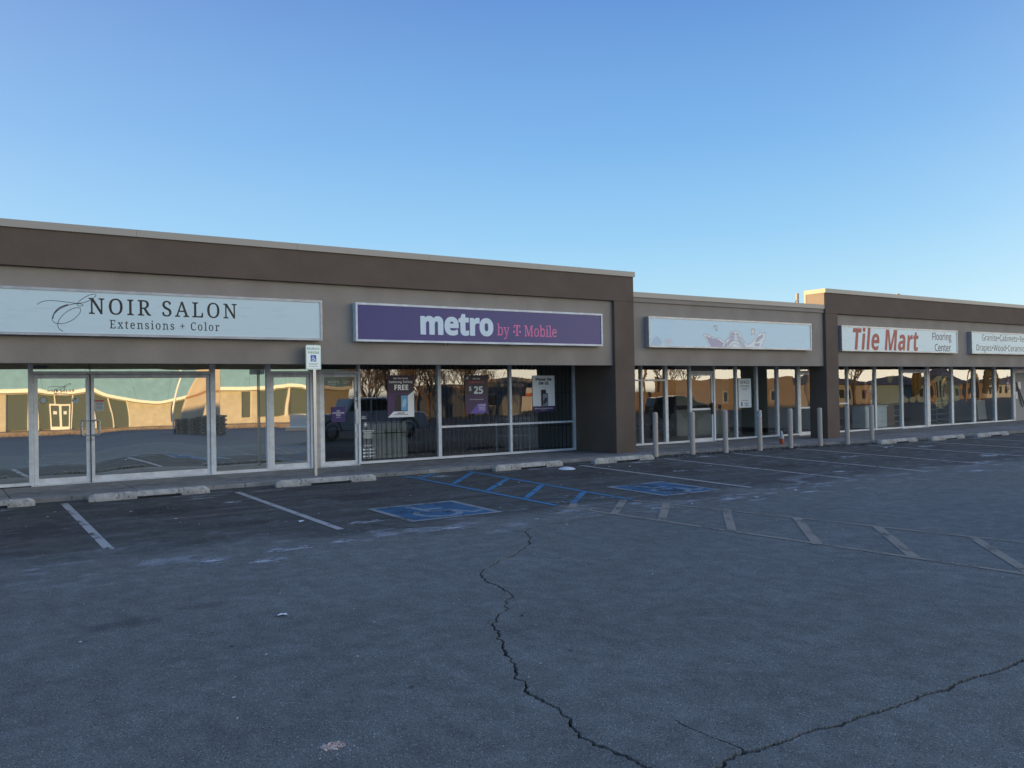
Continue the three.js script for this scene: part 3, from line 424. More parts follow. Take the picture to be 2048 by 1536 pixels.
// lettering laid out in metres on a sign face: left, right, baseline, capital height
function letters(g, W, H, x0, x1, t, a, b, base, cap, font, { em = .714, track = 0, slant = 0, bold = 0 } = {}) {
  const kx = W / (x1 - x0 - .084), ky = H / .749; g.save(); const f = 100; g.font = font.replace('$', f + 'px'); let w = 0; for (const c of t) w += g.measureText(c).width + track; w -= track;
  const sx = (b - a) * kx / w, sy = cap * ky / (em * f); g.translate((a - x0 - .042) * kx, (3.613 - base) * ky); g.transform(sx, 0, -slant * sy, sy, 0, 0); let X = 0; for (const c of t) { g.fillText(c, X, 0); if (bold) { g.lineWidth = bold; g.strokeStyle = g.fillStyle; g.lineJoin = 'round'; g.strokeText(c, X, 0); } X += g.measureText(c).width + track; } g.restore();
}
// salon sign: 6.90 x .83 m, 290 px per metre
cabinet('pale salon sign with black serif lettering and a swash initial', -.08, 6.82, face(canvasTex(2048, 226, (g, w, h) => {
  g.fillStyle = '#d6eaec'; g.fillRect(0, 0, w, h); speckle(g, w, h, 70, '#bcd0d6'); speckle(g, w, h, 30, '#e6ecec');
  const k = w / 6.816, ky = h / .749; g.strokeStyle = '#3c3f45'; g.lineWidth = 4.4; g.lineCap = 'round'; g.save(); g.translate((1.563 + .038) * k, (3.613 - 3.575) * ky); g.scale(.94 * k / 470, .68 * ky / 306); scriptE(g, 1); g.lineWidth = 9; g.beginPath(); g.moveTo(118, 205); g.quadraticCurveTo(130, 120, 240, 92); g.stroke(); g.restore();
  g.fillStyle = '#2a2725'; letters(g, w, h, -.08, 6.82, 'NOIR SALON', 2.37, 5.05, 3.222, .285, '$ serif', { track: 13, bold: 1.5 }); letters(g, w, h, -.08, 6.82, 'Extensions + Color', 2.72, 4.70, 2.968, .152, '$ serif', { track: 14, bold: 1.5 });
})), M.alu);
// phone shop sign
cabinet('purple phone shop sign with white and magenta lettering', 7.58, 14.47, face(canvasTex(2048, 226, (g, w, h) => {
  g.fillStyle = '#262678'; g.fillRect(0, 0, w, h); speckle(g, w, h, 40, '#303288');
  g.fillStyle = '#d3e6f0'; letters(g, w, h, 7.58, 14.47, 'metro', 9.11, 11.12, 3.022, .375, 'bold $ sans-serif', { em: .536, track: -3, bold: 5 });
  g.fillStyle = '#e0609f'; letters(g, w, h, 7.58, 14.47, 'by', 11.205, 11.56, 3.03, .262, '$ serif', { bold: 1 }); letters(g, w, h, 7.58, 14.47, 'T', 11.69, 11.88, 3.024, .268, 'bold $ serif'); letters(g, w, h, 7.58, 14.47, 'Mobile', 11.99, 12.995, 3.024, .262, '$ serif', { bold: 1.5 }); const kx = w / 6.806, ky = h / .749; for (const x of [11.672, 11.85]) g.fillRect((x - 7.622) * kx, (3.613 - 3.15) * ky, .05 * kx, .05 * ky);
}), { roughness: .45, clearcoat: .35, clearcoatRoughness: .06, specularIntensity: .3 }), M.white);
{ const b = [...scene.children].pop(); for (const x of [-1.25, -1.15, .5, .58]) sub(b, 'drain_stub', cyl(.014, .014, .05, 8).translate(x, -.02, .09), M.dark); }
// vacant sign: what is left of an old vinyl graphic
cabinet('blank pale sign with torn remains of an old graphic', 16.10, 23.04, face(canvasTex(2048, 226, (g, w, h) => {
  g.fillStyle = '#cdeaf4'; g.fillRect(0, 0, w, h); speckle(g, w, h, 60, '#b8dbea'); speckle(g, w, h, 30, '#dcf0f5');  // sky reflection in the face is painted in as this pale blue
  const blob = (pts, fill, st) => { g.beginPath(); pts.forEach(([x, y], i) => i ? g.lineTo(x, y) : g.moveTo(x, y)); g.closePath(); g.fillStyle = fill; g.fill(); if (st) { g.strokeStyle = st; g.lineWidth = 9; g.lineJoin = 'round'; g.stroke(); } };
  const ox = 612, rag = (pts, a, n = 5) => { const o = []; for (let i = 0; i < pts.length; i++) { const p = pts[i], q = pts[(i + 1) % pts.length]; for (let k = 0; k < n; k++) o.push([lerp(p[0], q[0], k / n) + (rnd() - .5) * a + ox, lerp(p[1], q[1], k / n) + (rnd() - .5) * a]); } return o; };
  blob(rag([[0, 118], [60, 122], [130, 146], [200, 150], [260, 178], [320, 150], [338, 86], [450, 84], [500, 150], [540, 196], [620, 180], [660, 130], [720, 92], [800, 84], [790, 140], [750, 200], [735, 226], [80, 226]], 9), '#eef2f1', '#c3ccd0');
  blob(rag([[24, 130], [110, 150], [190, 162], [255, 192], [230, 226], [96, 226]], 7), '#b4afc4'); blob(rag([[345, 96], [395, 96], [385, 160], [330, 196], [270, 226], [250, 210], [320, 168]], 6), '#b7b0c6'); blob(rag([[410, 100], [442, 98], [480, 160], [540, 226], [470, 226], [430, 170]], 6), '#bcc4d0'); blob(rag([[690, 128], [770, 98], [760, 130], [700, 168], [650, 176]], 6), '#b3bac8'); blob(rag([[650, 190], [720, 186], [708, 212], [650, 210]], 6), '#b3bac8');
  g.strokeStyle = '#c9ced2'; g.lineWidth = 10; for (let i = 0; i < 4; i++) { g.beginPath(); g.arc(ox + 395, 262 - i * 4, 70 + i * 22, Math.PI * 1.12, Math.PI * 1.85); g.stroke(); }
  blob(rag([[130, 44], [170, 40], [176, 84], [150, 76]], 7), '#dfe5e6', '#a9b3b8'); blob(rag([[608, 56], [660, 60], [650, 104], [612, 108]], 8), '#ece9e0', '#b4babd');
  blob([[20, 190], [70, 150], [90, 150], [130, 190], [120, 226], [10, 226]].map(([x, y]) => [x, y]), '#b9d3e2'); blob([[150, 172], [230, 168], [260, 200], [180, 214]], '#d8d8de');
})), M.alu);
// tile shop signs
cabinet('white tile shop sign with bold red slanted lettering', 24.60, 31.6, face(canvasTex(2048, 226, (g, w, h) => {
  g.fillStyle = '#dcf0f0'; g.fillRect(0, 0, w, h); speckle(g, w, h, 40, '#b6c7cb'); speckle(g, w, h, 25, '#e2e6e0');
  g.fillStyle = '#a02f31'; letters(g, w, h, 24.6, 31.6, 'Tile Mart', 25.12, 29.0, 2.885, .69, 'bold $ sans-serif', { slant: .14, bold: 2 }); g.fillStyle = '#43303a'; letters(g, w, h, 24.6, 31.6, 'Flooring', 29.91, 31.2, 3.287, .248, '$ sans-serif', { bold: 3 }); letters(g, w, h, 24.6, 31.6, 'Center', 30.06, 31.16, 2.892, .248, '$ sans-serif', { bold: 3 });
})), M.alu);
cabinet('white tile shop sign listing wares in two lines of dark lettering', 32.6, 39.6, face(canvasTex(2048, 226, (g, w, h) => {
  g.fillStyle = '#dcf0f0'; g.fillRect(0, 0, w, h); speckle(g, w, h, 40, '#b6c7cb'); speckle(g, w, h, 25, '#e2e6e0');
  g.fillStyle = '#454a49'; letters(g, w, h, 32.6, 39.6, 'Granite\u2022Cabinets\u2022', 33.33, 36.2, 3.332, .228, '$ sans-serif', { bold: 2 }); letters(g, w, h, 32.6, 39.6, 'Re', 36.24, 36.62, 3.332, .228, '$ sans-serif', { bold: 2 }); letters(g, w, h, 32.6, 39.6, 'Drapes\u2022Wood\u2022Ceramic', 32.91, 36.62, 2.945, .224, '$ sans-serif', { bold: 2 });
})), M.alu);

// ------------------------------------------------------------------ posters, decals and notices on the glass
function sheet(name, label, category, x0, x1, y0, y1, z, tex, o = {}, group) { const g = new THREE.BoxGeometry(x1 - x0, y1 - y0, .003); const m = mesh(name, g, new THREE.MeshStandardMaterial({ map: tex, roughness: .5, ...o })); tag(m, label, category, group); m.position.set((x0 + x1) / 2, (y0 + y1) / 2, z); return m; }
const PZ = .016, G2 = 'posters on the phone shop glass';
sheet('poster', 'purple poster offering a free phone, with a phone picture', 'poster', 9.185, 9.905, 1.10, 2.125, PZ, canvasTex(400, 570, (g, w, h) => {
  g.fillStyle = '#3b2a44'; g.fillRect(0, 0, w, h); g.fillStyle = '#4a2d63'; g.fillRect(0, h * .42, w, h * .58); g.fillStyle = '#f0f5fa'; g.beginPath(); g.moveTo(w, h * .37); g.lineTo(w, h); g.lineTo(0, h); g.lineTo(w * .22, h * .86); g.lineTo(w * .6, h * .86); g.lineTo(w * .74, h * .5); g.fill();
  g.textAlign = 'center'; g.fillStyle = '#ffffff'; g.font = 'bold 34px sans-serif'; g.fillText('Get the latest', w / 2, 52); g.font = 'bold 46px sans-serif'; g.fillText('Samsung Galaxy', w / 2, 104, w - 40); g.font = 'bold 96px sans-serif'; g.lineWidth = 4; g.strokeStyle = '#ffffff'; g.fillText('FREE', w * .52, 198, 300); g.strokeText('FREE', w * .52, 198, 300);
  g.fillStyle = '#221c28'; g.beginPath(); g.roundRect(110, 268, 96, 220, 14); g.fill(); g.fillStyle = '#3a3240'; g.beginPath(); g.roundRect(118, 278, 30, 66, 8); g.fill(); g.fillStyle = '#1b2a3a'; g.beginPath(); g.roundRect(196, 268, 106, 224, 14); g.fill(); g.fillStyle = '#6aa9d8'; g.fillRect(203, 276, 92, 206); g.fillStyle = '#a9d4ee'; g.beginPath(); g.ellipse(249, 380, 28, 60, .3, 0, 7); g.fill();
  g.fillStyle = '#4a3d58'; g.font = 'bold 16px sans-serif'; g.fillRect(w * .36, 508, w * .28, 12); g.fillRect(w * .24, 530, w * .52, 7);
}), {}, G2);
sheet('poster', 'dark purple poster with a large white twenty five dollar price', 'poster', 11.38, 12.08, 1.128, 2.12, PZ, canvasTex(400, 570, (g, w, h) => {
  g.fillStyle = '#33283c'; g.fillRect(0, 0, w, h); g.fillStyle = '#3f2a58'; g.fillRect(0, h * .5, w, h * .5); g.fillStyle = '#6a55b0'; g.beginPath(); g.moveTo(w * .18, h); g.lineTo(w * .56, h * .74); g.lineTo(w * .9, h * .74); g.lineTo(w * .9, h * .95); g.lineTo(w * .8, h); g.fill(); g.fillStyle = '#b9b6bf'; g.beginPath(); g.moveTo(0, 58); g.lineTo(60, 10); g.lineTo(60, 58); g.fill();
  g.textAlign = 'center'; g.fillStyle = '#ffffff'; g.font = 'bold 32px sans-serif'; g.fillText('One line', w * .5, 62); g.fillStyle = '#c64b63'; g.font = 'bold 44px sans-serif'; g.fillText('Unlimited 5G', w * .5, 118, 320); g.fillStyle = '#d9e6f2'; g.font = 'bold 150px sans-serif'; g.lineWidth = 5; g.strokeStyle = '#d9e6f2'; g.fillText('25', w * .58, 274); g.strokeText('25', w * .58, 274); g.font = 'bold 92px sans-serif'; g.fillText('$', w * .22, 232);
  g.fillStyle = '#d9d9e4'; g.font = 'bold 20px sans-serif'; g.fillText('Keep the phone you love.', w * .5, 366, 280); g.font = 'bold 40px sans-serif'; g.fillText('5-YEAR', w * .72, 462, 140); g.fillText('PRICE', w * .72, 502, 140); g.font = 'bold 20px sans-serif'; g.fillText('GUARANTEE', w * .72, 526, 140);
}), {}, G2);
sheet('poster', 'pale poster with a black phone and a purple strip at the bottom', 'poster', 13.51, 14.255, 1.11, 2.105, PZ, canvasTex(400, 560, (g, w, h) => {
  g.fillStyle = '#f0f5fa'; g.fillRect(0, 0, w, h); g.fillStyle = '#2f2257'; g.fillRect(0, h * .84, w, h * .16); g.textAlign = 'center'; g.fillStyle = g.strokeStyle = '#2c1f4c'; g.lineWidth = 4; g.font = 'bold 56px sans-serif'; g.fillText('iPhone 16e', w / 2, 78, 340); g.strokeText('iPhone 16e', w / 2, 78, 340); g.font = 'bold 60px sans-serif'; g.fillText('ON US', w / 2, 140, 220); g.strokeText('ON US', w / 2, 140, 220); g.fillStyle = '#8791a0'; g.fillRect(70, 160, 260, 2); g.fillRect(130, 186, 140, 3);
  g.fillStyle = '#23242b'; g.beginPath(); g.roundRect(150, 216, 90, 252, 16); g.fill(); g.fillStyle = '#2e3038'; g.beginPath(); g.roundRect(176, 270, 100, 198, 14); g.fill(); g.fillStyle = '#8f96ac'; g.fillRect(186, 282, 80, 180); g.fillStyle = '#383c4c'; g.beginPath(); g.ellipse(226, 390, 30, 56, .5, 0, 7); g.fill(); g.fillStyle = '#e3e6f0'; g.font = 'bold 27px sans-serif'; g.fillText('AND NO ACTIVATION FEES', w / 2, 516, 350); g.fillRect(150, 530, 100, 3);
}), {}, G2);
sheet('notice', 'small purple notice on the phone shop door', 'notice', 7.735, 8.085, 1.035, 1.39, PZ, canvasTex(256, 256, (g, w) => { g.fillStyle = '#34206b'; g.fillRect(0, 0, w, w); g.fillStyle = '#dfe3f0'; g.textAlign = 'center'; g.font = 'bold 38px sans-serif'; g.fillText('NO', w / 2, 80); g.fillText('ACTIVATION', w / 2, 116, 220); g.fillText('FEES', w / 2, 152); g.fillRect(90, 172, 76, 5); }));
sheet('leasing_poster', 'white leasing notice on the vacant shop glass', 'poster', 21.70, 22.31, 1.03, 1.975, PZ, canvasTex(380, 590, (g, w, h) => { g.fillStyle = '#dfe9ee'; g.fillRect(0, 0, w, h); g.fillStyle = '#5d6f78'; g.textAlign = 'center'; g.font = 'bold 92px sans-serif'; g.fillText('SPACE', w / 2, 108, 330); g.font = 'bold 52px sans-serif'; g.fillText('AVAILABLE', w / 2, 170, 330); g.font = '22px sans-serif'; g.fillRect(80, 200, 220, 8); g.fillRect(120, 222, 140, 6); g.fillStyle = '#8c8480'; g.fillRect(90, 440, 200, 10); g.fillStyle = '#4f7aa6'; g.font = 'bold 58px sans-serif'; g.fillText('KMO', w * .62, 530, 150); g.fillRect(w * .46, 546, 120, 14); g.fillRect(70, 478, 46, 84); }));
const decal = (draw, w, h) => { const t = canvasTex(w, h, draw); return { tex: t, o: { transparent: true, alphaTest: .35, roughness: .5 } }; };
function film(name, label, category, x0, x1, y0, y1, z, w, h, draw, parent) { const d = decal(draw, w, h); const g = new THREE.PlaneGeometry(x1 - x0, y1 - y0); g.translate((x0 + x1) / 2, (y0 + y1) / 2, z); const m = mesh(name, g, new THREE.MeshStandardMaterial({ map: d.tex, ...d.o })); return tag(m, label, category); }
film('door_lettering', 'black salon name with swash initial on the door glass', 'decal', 1.84, 2.36, 1.74, 2.0, .012, 640, 320, (g, w) => { g.strokeStyle = '#14181a'; g.lineWidth = 7; g.lineCap = 'round'; g.save(); g.translate(70, 14); g.scale(1.05, .95); scriptE(g, 1); g.restore(); g.fillStyle = '#14181a'; g.fillRect(0, 186, 30, 6); g.fillRect(608, 186, 30, 6); spaced(g, 'NOIR SALON', 46, 214, 12, 'bold 74px serif'); g.fillRect(190, 246, 120, 12); g.fillRect(330, 246, 150, 12); });
film('round_sticker', 'round white sticker with a dark rim on the salon door', 'sticker', 1.745, 1.875, 1.60, 1.725, .013, 128, 128, (g) => { g.fillStyle = '#1c262b'; g.beginPath(); g.arc(64, 64, 62, 0, 7); g.fill(); g.fillStyle = '#b9c6c8'; g.beginPath(); g.arc(64, 64, 54, 0, 7); g.fill(); });
film('hexagon_sticker', 'white six sided sticker near the salon door handle side', 'sticker', 2.30, 2.44, 1.59, 1.72, .013, 128, 128, (g) => { g.fillStyle = '#aebfc6'; g.beginPath(); for (let i = 0; i < 6; i++) g.lineTo(64 + 62 * Math.cos(i * 1.047), 64 + 62 * Math.sin(i * 1.047)); g.fill(); g.fillStyle = '#2b3337'; g.fillRect(44, 22, 40, 22); g.fillStyle = '#7c8d95'; g.fillRect(26, 62, 76, 8); });
film('warning_label', 'white label with a red heading on the wide salon pane', 'sticker', 2.725, 2.885, 1.44, 1.65, .016, 128, 168, (g, w, h) => { g.fillStyle = '#b9c2c6'; g.fillRect(0, 0, w, h); g.fillStyle = '#b0434c'; g.fillRect(0, 0, w, 28); g.fillStyle = '#4a5156'; for (const y of [44, 62, 92, 118, 140]) g.fillRect(12, y, 104, 9); });
film('address_number', 'dark address number above the salon door', 'number', 1.64, 2.06, 2.285, 2.355, .065, 320, 64, (g) => { g.fillStyle = '#5b6064'; g.font = 'bold 66px sans-serif'; g.fillText('4408B', 0, 58, 316); });
film('door_lettering', 'pale phone shop name on the door glass', 'decal', 7.66, 8.28, 1.86, 2.02, .012, 620, 160, (g) => { g.fillStyle = '#e6ecee'; g.font = 'bold 96px sans-serif'; g.fillText('metro', 0, 76, 290); g.font = 'bold 34px serif'; g.fillText('by T Mobile', 6, 122); g.font = '34px sans-serif'; g.fillText('Authorized', 370, 52); g.fillText('Retailer', 370, 94); });
film('service_stickers', 'pale service list stickers low on the phone shop glass', 'decal', 8.50, 8.86, .16, 1.16, .012, 260, 720, (g) => { g.fillStyle = '#e6ecee'; g.font = 'bold 26px sans-serif'; g.fillText('Mobile', 0, 24); g.fillText('Experts', 0, 52); g.beginPath(); g.arc(70, 150, 24, 0, 7); g.fill(); g.fillRect(36, 118, 68, 5); g.fillRect(36, 184, 68, 5); g.fillRect(6, 250, 230, 10); g.globalAlpha = .8; for (let i = 0; i < 8; i++) g.fillRect(30, 276 + i * 15, 180 - (i % 3) * 20, 6); g.globalAlpha = 1; g.font = 'bold 28px sans-serif'; g.fillText('ATTENTION', 30, 524, 190); for (let r = 0; r < 3; r++) for (let c = 0; c < 2; c++) { g.beginPath(); g.arc(32 + c * 124, 580 + r * 58, 17, 0, 7); g.fill(); g.fillRect(58 + c * 124, 574 + r * 58, 54, 11); } });
film('lettering', 'red word above the tile shop door', 'decal', 31.3, 32.0, 2.24, 2.38, .065, 360, 72, (g) => { g.fillStyle = '#6e2d30'; g.font = 'bold 66px sans-serif'; g.fillText('GRANITE', 0, 60, 356); });
film('window_writing', 'illegible purple writing drawn as blotches on the last tile shop pane', 'decal', 38.75, 39.25, 1.35, 2.05, .012, 200, 300, (g) => { g.fillStyle = '#6d5580'; for (let i = 0; i < 90; i++) { const y = 20 + 260 * rnd(), w = 20 + 60 * vnoise(y * .03, 1, 9); g.fillRect(100 - w + 2 * w * rnd(), y, 6 + 18 * rnd(), 4 + 10 * rnd()); } g.fillStyle = '#a79bb4'; g.beginPath(); g.ellipse(100, 160, 50, 26, 0, 0, 7); g.fill(); });  // random blotches stand for illegible purple writing

// ------------------------------------------------------------------ inside the shops
{
  const gr = thing('security_grille', 'black steel bar grille behind the phone shop glass', 'grille', 11.7, 0, -.14);
  for (let x = 8.55; x < 14.9; x += .135) sub(gr, 'bar', bx(x - 11.7 - .008, x - 11.7 + .008, .06, 2.44, -.008, .008), M.black);
  for (const y of [.1, .72, 1.62, 2.40]) sub(gr, 'rail', bx(-3.2, 3.2, y - .012, y + .012, -.020, -.0085), M.black);
  const c = thing('sales_counter', 'pale panelled counter inside the phone shop behind the bars', 'counter', 9.7, .004, -1.5); const w = mat(.52, .52, .5, { roughness: .5 });
  for (let i = 0; i < 6; i++) sub(c, 'panel', rbx(-.62 + i * .21, -.62 + i * .21 + .2, 0, .92, -.3, .3, .006, 1), w); sub(c, 'worktop', rbx(-.66, .68, .92, .96, -.34, .34, .008), mat(.3, .3, .3));
  const t = thing('display_table', 'white tube frame table inside the phone shop window', 'table', 13.6, .004, -1.1); for (const [x, z] of [[-.4, -.25], [.4, -.25], [-.4, .25], [.4, .25]]) sub(t, 'leg', bx(x - .015, x + .015, 0, .9, z - .015, z + .015), M.white); sub(t, 'tabletop', rbx(-.44, .44, .9, .94, -.29, .29, .008), M.white); sub(t, 'shelf', bx(-.38, .38, .42, .45, -.23, .23), M.white);
  const dc = thing('display_case', 'low pale display case beside the phone shop end wall', 'cabinet', 14.6, .004, -2.2); sub(dc, 'case', rbx(-.5, .5, 0, 1.0, -.3, .3, .01), mat(.45, .46, .46)); sub(dc, 'top', rbx(-.52, .52, 1.0, 1.04, -.32, .32, .008), M.white);
  part('accent_wall', bx(15.05, 15.235, .01, 2.9, -6.9, -.2), mat(.38, .40, .40));
  part('baseboard', bx(15.4, 25.9, .005, .16, -8.495, -8.46), mat(.05, .05, .05)); part('baseboard', bx(25.90, 25.938, .005, .16, -8.4, -.2), mat(.06, .06, .06));
  // a dark standing wall inside the vacant unit
  part('inner_wall', bx(21.9, 24.6, .005, 2.9, -3.1, -3.0), mat(.5, .5, .48)); part('ledge', bx(21.85, 24.6, .95, 1.08, -2.999, -2.8), mat(.09, .075, .065)); 
  // tile shop: vanity, standee with surfboard, hanging sun, racks
  const v = thing('bathroom_vanity', 'white vanity cabinet with drawers in the tile shop window', 'cabinet', 29.98, .004, -.75); const wv = mat(.66, .72, .76, { roughness: .35 });
  sub(v, 'carcass', rbx(-.7, .7, .06, .86, -.28, .27, .006), wv); sub(v, 'worktop', rbx(-.74, .74, .86, .92, -.31, .31, .01), mat(.62, .6, .56)); for (const [a, b, y0, y1] of [[-.66, -.01, .10, .38], [.01, .66, .10, .38], [-.66, -.01, .41, .80], [.01, .66, .41, .80]]) { const d = sub(v, 'drawer', rbx(a, b, y0, y1, .271, .29, .004), wv); sub(d, 'knob', new THREE.SphereGeometry(.016, 10, 8).translate((a + b) / 2, (y0 + y1) / 2 + .05, .30), M.dark); }
  const f = thing('dog_figure', 'white dog figure in blue shorts standing on the vanity', 'figure', 30.0, .924, -.66); const wm = mat(.74, .76, .78, { roughness: .5 }), bm = mat(.03, .07, .30, { roughness: .7 });
  const body = [new THREE.CapsuleGeometry(.11, .22, 6, 14).translate(0, .52, 0), new THREE.SphereGeometry(.105, 16, 12).scale(1, 1.1, .95).translate(0, .83, 0), new THREE.SphereGeometry(.055, 12, 10).scale(.8, .8, 1.4).translate(.0, .80, .11), rod([-.08, .72, 0], [-.19, .62, .04], .035, .028, 8), rod([.09, .68, 0], [.20, .52, 0], .035, .03, 8), rod([.20, .52, 0], [.10, .42, .06], .03, .03, 8), rod([-.06, .30, 0], [-.08, .03, 0], .045, .035, 8), rod([.06, .30, 0], [.09, .03, 0], .045, .035, 8), new THREE.SphereGeometry(.05, 10, 8).scale(1, .6, 1.6).translate(-.08, .03, .03), new THREE.SphereGeometry(.05, 10, 8).scale(1, .6, 1.6).translate(.09, .03, .03)];
  sub(f, 'body', join(body), wm); sub(f, 'shorts', join([new THREE.CapsuleGeometry(.118, .10, 6, 14).translate(0, .385, 0), rod([-.062, .38, 0], [-.075, .20, 0], .062, .068, 10), rod([.062, .38, 0], [.08, .20, 0], .062, .068, 10)]), bm); sub(f, 'sunglasses', join([bx(-.085, -.008, .85, .90, .085, .105), bx(.008, .085, .85, .90, .085, .105), bx(-.01, .01, .875, .89, .09, .10)]), M.black); sub(f, 'ear', new THREE.SphereGeometry(.045, 10, 8).scale(.7, 1.3, .5).translate(.085, .93, 0), M.black); sub(f, 'ear', new THREE.SphereGeometry(.045, 10, 8).scale(.7, 1.3, .5).translate(-.085, .93, 0), wm);
  const sb = thing('surfboard', 'red surfboard standing beside the dog figure', 'surfboard', 29.72, .924, -.72); sub(sb, 'board', new THREE.SphereGeometry(.5, 18, 14).scale(.24, 1.0, .05).translate(0, .5, 0), mat(.30, .045, .05, { roughness: .35 }));
  const sn = thing('hanging_sun', 'yellow paper sun hanging in the tile shop window', 'decoration', 30.55, 2.02, -.25); { const s = new THREE.Shape(); for (let i = 0; i < 40; i++) { const r = i % 2 ? .15 : .21, a = i * Math.PI / 20; s[i ? 'lineTo' : 'moveTo'](r * Math.cos(a), 1.25 * r * Math.sin(a)); } sub(sn, 'disc', new THREE.ExtrudeGeometry(s, { depth: .03, bevelEnabled: false }), mat(.42, .34, .06)); sub(sn, 'cord', rod([0, .26, .015], [0, .86, .015], .003), M.dark); }
  const wb = thing('wood_cabinet', 'dark wooden cabinet inside the tile shop door', 'cabinet', 31.8, .004, -1.6); sub(wb, 'carcass', rbx(-.7, .7, 0, .95, -.3, .3, .01), mat(.07, .03, .02, { roughness: .4 })); for (const x of [-.34, .34]) sub(wb, 'door', rbx(x - .32, x + .32, .06, .88, .301, .318, .005), mat(.085, .036, .024, { roughness: .4 }));
  const fr = thing('framed_panel', 'dark framed pale panel leaning behind the last tile shop pane', 'panel', 38.35, .004, -.8); sub(fr, 'frame', join([bx(-.5, .5, 0, .1, 0, .04), bx(-.5, .5, .96, 1.06, 0, .04), bx(-.5, -.38, .1, .96, 0, .04), bx(.38, .5, .1, .96, 0, .04)]), mat(.05, .035, .03)); sub(fr, 'panel', bx(-.38, .38, .1, .96, .008, .02), mat(.4, .4, .38)); fr.rotation.x = -.08;
  for (const [x, k] of [[28.05, 0], [35.3, 1], [36.8, 2], [33.6, 3]]) { const s = thing('tile_rack', ['grey stepped tile rack by the first tile shop pane', 'grey low tile rack in the middle of the tile shop', 'blue grey low tile rack in the tile shop', 'pale tile stand behind the warped tile shop pane'][k], 'rack', x, .004, -1.4 - .3 * k, 'tile racks in the tile shop'); const m = mat(...[[.3, .32, .33], [.2, .22, .22], [.22, .27, .32], [.4, .4, .38]][k]); for (let i = 0; i < 4; i++) sub(s, 'shelf', rbx(-.5, .5, .12 + i * .24, .16 + i * .24, -.3 + i * .05, .3, .006, 1), m); for (const q of [-.48, .48]) sub(s, 'side', bx(q - .02, q + .02, 0, 1.0, -.3, .3), m); }
  part('tile_wall', bx(26.1, 26.2, .01, 2.6, -7, -1.6), mat(.3, .28, .25)); part('inner_wall', bx(37.6, 41.0, .005, 2.9, -2.3, -2.2), mat(.42, .43, .42));
}
